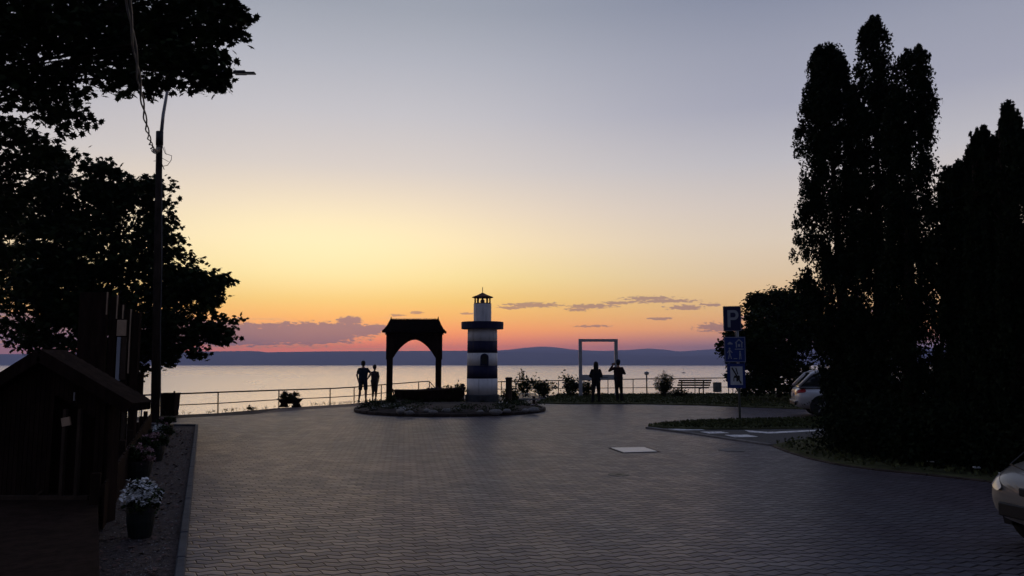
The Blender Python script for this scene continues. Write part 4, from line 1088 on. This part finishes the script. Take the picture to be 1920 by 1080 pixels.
pa=H3(178,985,8.15); pb_=H3(190,1040,4.9); q4=[(pa.x-O.x,-.05),(xl-1.5,-.05),(xl-1.5,pb_.y-HY),(pb_.x-O.x,pb_.y-HY)]
MB().prism(q4,0,.25).build('platform_frame','darkwood',hut,bevel=.01)
q5=[(x_*1.0+(.02 if k_ in (0,3) else 0),y_-(.03 if k_>1 else 0)) for k_,(x_,y_) in enumerate(q4)]
MB().prism(q5,.252,.285).build('platform_planks','darkwood',hut,bevel=.004)

# tall notice stand behind
NY=13.2
q0=at(225,866,NY); ns=thing('notice_stand','tall dark wooden notice stand with a pale top board and white panels behind the hut','notice board',(q0.x,NY,0))
def N3(px,py): return at(px,py,NY)-Vector((q0.x,NY,0))
for x0_,x1_,yt in ((150,201,548),(207,220.5,556),(224,231,570),(234,244.5,580),(249,262,585)):
    a=N3((x0_+x1_)/2,yt); MB().box((a.x,.04,a.z/2),((x1_-x0_)/F*NY,.09,a.z)).build('upright_board','darkwood',ns,bevel=.006)
for (xa,ya,xb,yb,m_,nm) in ((221.5,600,237.5,630,'palewood','top_board'),(221.5,632,226,714,'signwhite','white_panel'),(228,632,236,712,'oldwood','side_panel'),(218,765,226,858,'palewood','lower_panel'),(227,765,233,848,'oldwood','side_panel'),(205,598,248,640,'darkwood','cross_board'),(199,700,262,770,'darkwood','cross_board'),(199,845,262,866,'darkwood','cross_board')):
    a=N3(xa,ya); b=N3(xb,yb); yy=.0 if m_!='darkwood' else .1
    MB().box(((a.x+b.x)/2,-.02+yy,(a.z+b.z)/2),(b.x-a.x,.03,abs(a.z-b.z))).build(nm,m_,ns,bevel=.004)
for x,ya,yb in ((203.5,548,590),(222.5,553,598),(233,572,598),(247.5,580,700)):  # pale strips stand in for bright sky glimpsed between the boards
    a=N3(x,ya); b=N3(x,yb); MB().box((a.x,-.03,(a.z+b.z)/2),(.016,.02,a.z-b.z)).build('sky_slit_strip','palewood',ns)
# white metal barrier beyond
by=17.5
q0=at(256,760,by); wb=thing('metal_barrier','small pale metal barrier between the notice stand and the utility pole','barrier',(q0.x,by,0))
def W3(px,py): return at(px,py,by)-Vector((q0.x,by,0))
MB().tube([Vector((W3(246,710).x,0,0)),W3(246,713),W3(249,710),W3(265,708.5),W3(268,711),Vector((W3(268,711).x,0,0))],.02,8).build('hoop','whitemetal',wb,True)
for k in range(5): a=W3(250+3.5*k,710); MB().tube([(a.x,0,.1),(a.x,0,a.z)],.008,6).build('bar','galv',wb)
MB().tube([(W3(247,710).x,0,.15),(W3(268,710).x,0,.15)],.012,6).build('bottom_bar','galv',wb)
# low dark board fence beside the bed
f0=gp(190,1000); f1=gp(282,812)
fd=(f1-f0); fl=fd.length; ft=thing('board_fence','low dark board fence between the hut and the flower tubs','fence',f0,math.atan2(fd.y,fd.x))
b_=MB()
k=0; x=0
while x<fl:
    b_.box((x+.055,0,.26),(.10,.022,.46+random.uniform(-.02,.02))); x+=.125
b_.build('boards','darkwood',ft)
for z in (.14,.40): MB().box((fl/2,.035,z),(fl,.04,.07)).build('rail','darkwood',ft)
for x in np.arange(.05,fl,1.8): MB().box((x,.08,.29),(.09,.09,.62)).build('post','darkwood',ft,bevel=.008)

# ------------------------------------------------------------------ trees
def tree(name,label,root,clumps,leafsize,tmpl,m,dens,trunk_r,fork,subr=.22,wood='bark',hollow=0,limb=.4):
    """clumps: (px,py,rx,ry,Y[,dens]) ellipses given their own distance and depth"""
    root=Vector(root); t_=thing(name,label,'tree',root); mb_=MB(); P=[]
    fk=Vector(fork)-root
    tp=branch(mb_,(0,0,-.2),fk,trunk_r,trunk_r*.7,6,.03,12)
    for c in clumps:
        px,py,rx,ry,Y=c[:5]; dn=c[5] if len(c)>5 else 1
        ce=at(px,py,Y)-root; s=Y/F; rad=(rx*s,(rx+ry)*.5*s,ry*s)
        n_=int(dn*dens*4*rad[0]*rad[2])
        q=clumpcloud(ce,rad,n_,int(24+14*max(rad)),subr,hollow); P.append(q)
        bp=branch(mb_,fk*random.uniform(.85,1.0),ce,trunk_r*limb,.012,7,.08,7)
        for k in range(9):
            tgt=Vector(q[rng.integers(0,n_)]); i=random.randint(3,6); branch(mb_,bp[i],tgt,.018,.005,4,.12,5)
    mb_.build('trunk',wood,t_)
    P=np.concatenate(P); P=P[P[:,2]>-root.z+.3]
    leaves('crown',P,leafsize,tmpl,m,t_,.5)
    return t_
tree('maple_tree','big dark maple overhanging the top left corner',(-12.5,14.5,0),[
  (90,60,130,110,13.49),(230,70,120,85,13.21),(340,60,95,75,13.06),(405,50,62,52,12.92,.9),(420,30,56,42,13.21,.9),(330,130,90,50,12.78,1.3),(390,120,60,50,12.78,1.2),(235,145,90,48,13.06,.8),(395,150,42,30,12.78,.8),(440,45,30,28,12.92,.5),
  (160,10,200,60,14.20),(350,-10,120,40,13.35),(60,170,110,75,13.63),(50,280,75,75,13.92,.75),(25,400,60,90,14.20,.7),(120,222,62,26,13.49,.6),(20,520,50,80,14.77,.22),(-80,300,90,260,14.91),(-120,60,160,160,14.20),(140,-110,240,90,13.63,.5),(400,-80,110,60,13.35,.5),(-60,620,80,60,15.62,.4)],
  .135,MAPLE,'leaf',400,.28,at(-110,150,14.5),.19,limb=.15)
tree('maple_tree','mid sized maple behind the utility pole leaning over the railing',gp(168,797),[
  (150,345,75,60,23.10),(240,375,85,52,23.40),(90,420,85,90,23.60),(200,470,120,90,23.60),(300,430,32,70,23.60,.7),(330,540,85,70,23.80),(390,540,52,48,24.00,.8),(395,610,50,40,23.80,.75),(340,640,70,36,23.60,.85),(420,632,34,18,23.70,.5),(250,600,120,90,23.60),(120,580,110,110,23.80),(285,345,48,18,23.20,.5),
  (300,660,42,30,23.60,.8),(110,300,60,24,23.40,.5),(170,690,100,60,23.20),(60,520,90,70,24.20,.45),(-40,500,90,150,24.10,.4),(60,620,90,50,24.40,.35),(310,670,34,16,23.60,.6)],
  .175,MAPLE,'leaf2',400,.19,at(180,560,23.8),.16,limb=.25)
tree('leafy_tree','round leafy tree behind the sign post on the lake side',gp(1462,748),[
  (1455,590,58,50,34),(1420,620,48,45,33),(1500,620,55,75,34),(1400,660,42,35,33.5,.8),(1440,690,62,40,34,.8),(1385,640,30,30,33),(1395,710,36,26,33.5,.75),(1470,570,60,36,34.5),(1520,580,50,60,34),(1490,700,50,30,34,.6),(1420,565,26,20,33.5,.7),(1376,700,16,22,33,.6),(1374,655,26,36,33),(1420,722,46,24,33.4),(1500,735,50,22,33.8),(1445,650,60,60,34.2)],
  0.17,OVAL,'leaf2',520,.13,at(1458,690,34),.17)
tree('leafy_tree','slim bare-topped young tree standing between the conifers',gp(1768,820),[
  (1782,340,26,30,13.6,.25),(1770,400,24,60,13.8,.4),(1800,430,30,70,13.8,.5),(1790,540,28,60,13.8,.35)],
  .10,OVAL,'leaf2',700,.05,at(1772,420,13.7),.22)

def conifer(label,px,ybase,outline,n_,size,tmpl,spiky=False,zshift=0):
    """outline: (py, left px, right px) rows from top to bottom"""
    b0=gp(px,ybase); Y=b0.y; t_=thing('thuja_tree' if not spiky else 'juniper_tree',label,'tree',b0)
    rows=[(at(px,o[0],Y).z,at(o[1],o[0],Y).x-b0.x,at(o[2],o[0],Y).x-b0.x) for o in outline]
    rows.sort(); zsr=[r[0] for r in rows]
    top=zsr[-1]; mb_=MB(); ax_=lambda z_: float(np.interp(z_,zsr,[(q_[1]+q_[2])/2 for q_ in rows])); mb_.tube([(ax_(0),0,-.1)]+[(ax_(top*q_),0,top*q_) for q_ in (.2,.4,.6,.8,.9)],[.14,.12,.09,.06,.03,.015],10)
    wid=np.interp
    P=[]; 
    # tufts on and below the surface
    ntuft=int(n_/90)
    zc=rng.uniform(0.02,1,ntuft)*top
    l=np.interp(zc,zsr,[r[1] for r in rows]); r_=np.interp(zc,zsr,[r[2] for r in rows])
    cx=(l+r_)/2; hwid=(r_-l)/2
    a=rng.uniform(0,6.283,ntuft); rr=np.sqrt(rng.uniform(.12,1,ntuft)); lump=1+.08*np.sin(zc*2.3+a*2)+rng.normal(0,.05,ntuft)
    tsz=rng.uniform(.10,.25,ntuft)*np.clip(hwid/.40,.5,1)*(1.0 if not spiky else .8); hin=np.maximum(hwid-tsz*.5,.02)
    tcx=cx+np.cos(a)*rr*hin*lump; tcy=np.sin(a)*rr*hin*lump
    for i in range(ntuft):
        k=90; ts=tsz[i]
        q=rng.normal(size=(k,3)); q/=np.linalg.norm(q,axis=1)[:,None]; q*=(rng.uniform(0,1,k)**.45)[:,None]; q=q*np.array([ts*.85,ts*.85,ts*(1.45 if not spiky else 2.5)])
        if spiky: q[:,:2]*=.62; q[:,:2]+=np.array([math.cos(a[i]),math.sin(a[i])])*np.clip(q[:,2:3],0,9)*.45
        q[:,:2]*=(1-.45*q[:,2:3]/(ts*1.6)); q+=np.array([tcx[i],tcy[i],zc[i]]); P.append(q)
        if i%6==0: mb_.tube([(cx[i]*.3,0,max(0,zc[i]-.35)),(tcx[i]*.6,tcy[i]*.6,zc[i]-.1),(tcx[i],tcy[i],zc[i]+.05)],[.02,.012,.004],4)
    mb_.build('trunk','bark',t_)
    P=np.concatenate(P); P[:,2]=np.clip(P[:,2],.03,top+.12)
    leaves('crown',P,size,tmpl,'thuja',t_,-.2 if spiky else 0.0,(0,0,1.0))
    return t_
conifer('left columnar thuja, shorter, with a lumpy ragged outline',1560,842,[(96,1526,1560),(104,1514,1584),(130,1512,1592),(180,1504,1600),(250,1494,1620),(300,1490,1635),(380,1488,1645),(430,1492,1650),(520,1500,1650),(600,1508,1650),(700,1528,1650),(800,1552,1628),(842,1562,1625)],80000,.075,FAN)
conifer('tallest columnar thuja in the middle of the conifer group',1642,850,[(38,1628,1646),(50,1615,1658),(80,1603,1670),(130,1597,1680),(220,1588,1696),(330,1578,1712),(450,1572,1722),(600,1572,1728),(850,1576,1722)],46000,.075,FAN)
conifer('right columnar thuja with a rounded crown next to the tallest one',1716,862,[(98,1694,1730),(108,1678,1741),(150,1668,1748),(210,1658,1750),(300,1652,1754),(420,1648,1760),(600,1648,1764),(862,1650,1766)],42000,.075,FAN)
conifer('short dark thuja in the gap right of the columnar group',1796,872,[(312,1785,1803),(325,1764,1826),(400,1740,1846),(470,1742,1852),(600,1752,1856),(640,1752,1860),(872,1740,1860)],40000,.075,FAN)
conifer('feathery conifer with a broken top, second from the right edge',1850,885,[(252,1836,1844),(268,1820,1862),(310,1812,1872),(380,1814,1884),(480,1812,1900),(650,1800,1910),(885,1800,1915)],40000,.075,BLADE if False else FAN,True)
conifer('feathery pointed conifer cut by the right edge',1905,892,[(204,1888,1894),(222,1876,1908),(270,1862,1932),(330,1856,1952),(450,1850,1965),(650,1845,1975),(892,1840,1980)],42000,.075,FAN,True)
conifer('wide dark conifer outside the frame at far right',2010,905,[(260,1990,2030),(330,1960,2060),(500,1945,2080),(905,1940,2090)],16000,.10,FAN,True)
# low hedge skirts under the conifers
P=[]
for k in range(170):
    x=random.uniform(1560,1990); y=np.interp(x,[1560,1640,1740,1850,1990],[846,862,872,884,902])+random.uniform(-6,6); b0=gp(x,y)
    P+=list(rng.normal(size=(160,3))*np.array([.22,.22,.22])+np.array([b0.x,b0.y,random.uniform(.15,.75)]))
P=[p for p in P if p[2]>.05]
hd=leaves('clipped_hedge',P,.085,FAN,'thuja',None,.1); tag(hd,'dense dark hedge filling the ground beneath the conifers','hedge')
# scraps of paper at the foot of the hedge
for x,y,lab in ((1724,863,'white scrap of paper lying below the tallest conifers'),(1806,873,'small pale scrap of litter under the feathery conifer'),(1852,884,'pale crumpled litter beside the nose of the near car')):
    b0=gp(x,y,.1); me=MB().box((0,0,0),(.10,.05,.012),random.uniform(0,3),.3); o=me.build('litter','petal_w'); o.location=(b0.x,b0.y-.35,.12); tag(o,lab,'litter')

# ------------------------------------------------------------------ sailing boats on the lake
def boat(px,ybase,mast,label):
    b0=gp(px,ybase,LAKE); t_=thing('sailing_boat',label,'boat',b0)
    MB().add([(-4,0,1.2),(-3,-1.2,1),(3,-1.1,1.1),(5,0,1.4),(3,1.1,1.1),(-3,1.2,1),(-3.2,0,-.2),(3.6,0,-.2)],[(0,1,2,3,4,5),(0,6,1),(1,6,7,2),(2,7,3),(3,7,4),(4,7,6,5),(5,6,0)]).build('hull','navy',t_)
    MB().box((0,0,1.5),(3,1.4,.8)).build('cabin','sail',t_,bevel=.1)
    MB().tube([(0.4,0,1),(0.4,0,mast)],.16,6).build('mast','navy',t_)
    MB().tube([(0.4,0,2.4),(-3.4,0,2.5)],.2,6).build('boom','sail',t_)
boat(1281.5,699.5,12.5,'small sailing boat with bare mast out on the lake above the bench')
boat(1320,690.5,9,'tiny distant boat on the lake above the litter bin')
boat(995,685.8,15,'far sailing boat near the other shore right of the lighthouse')
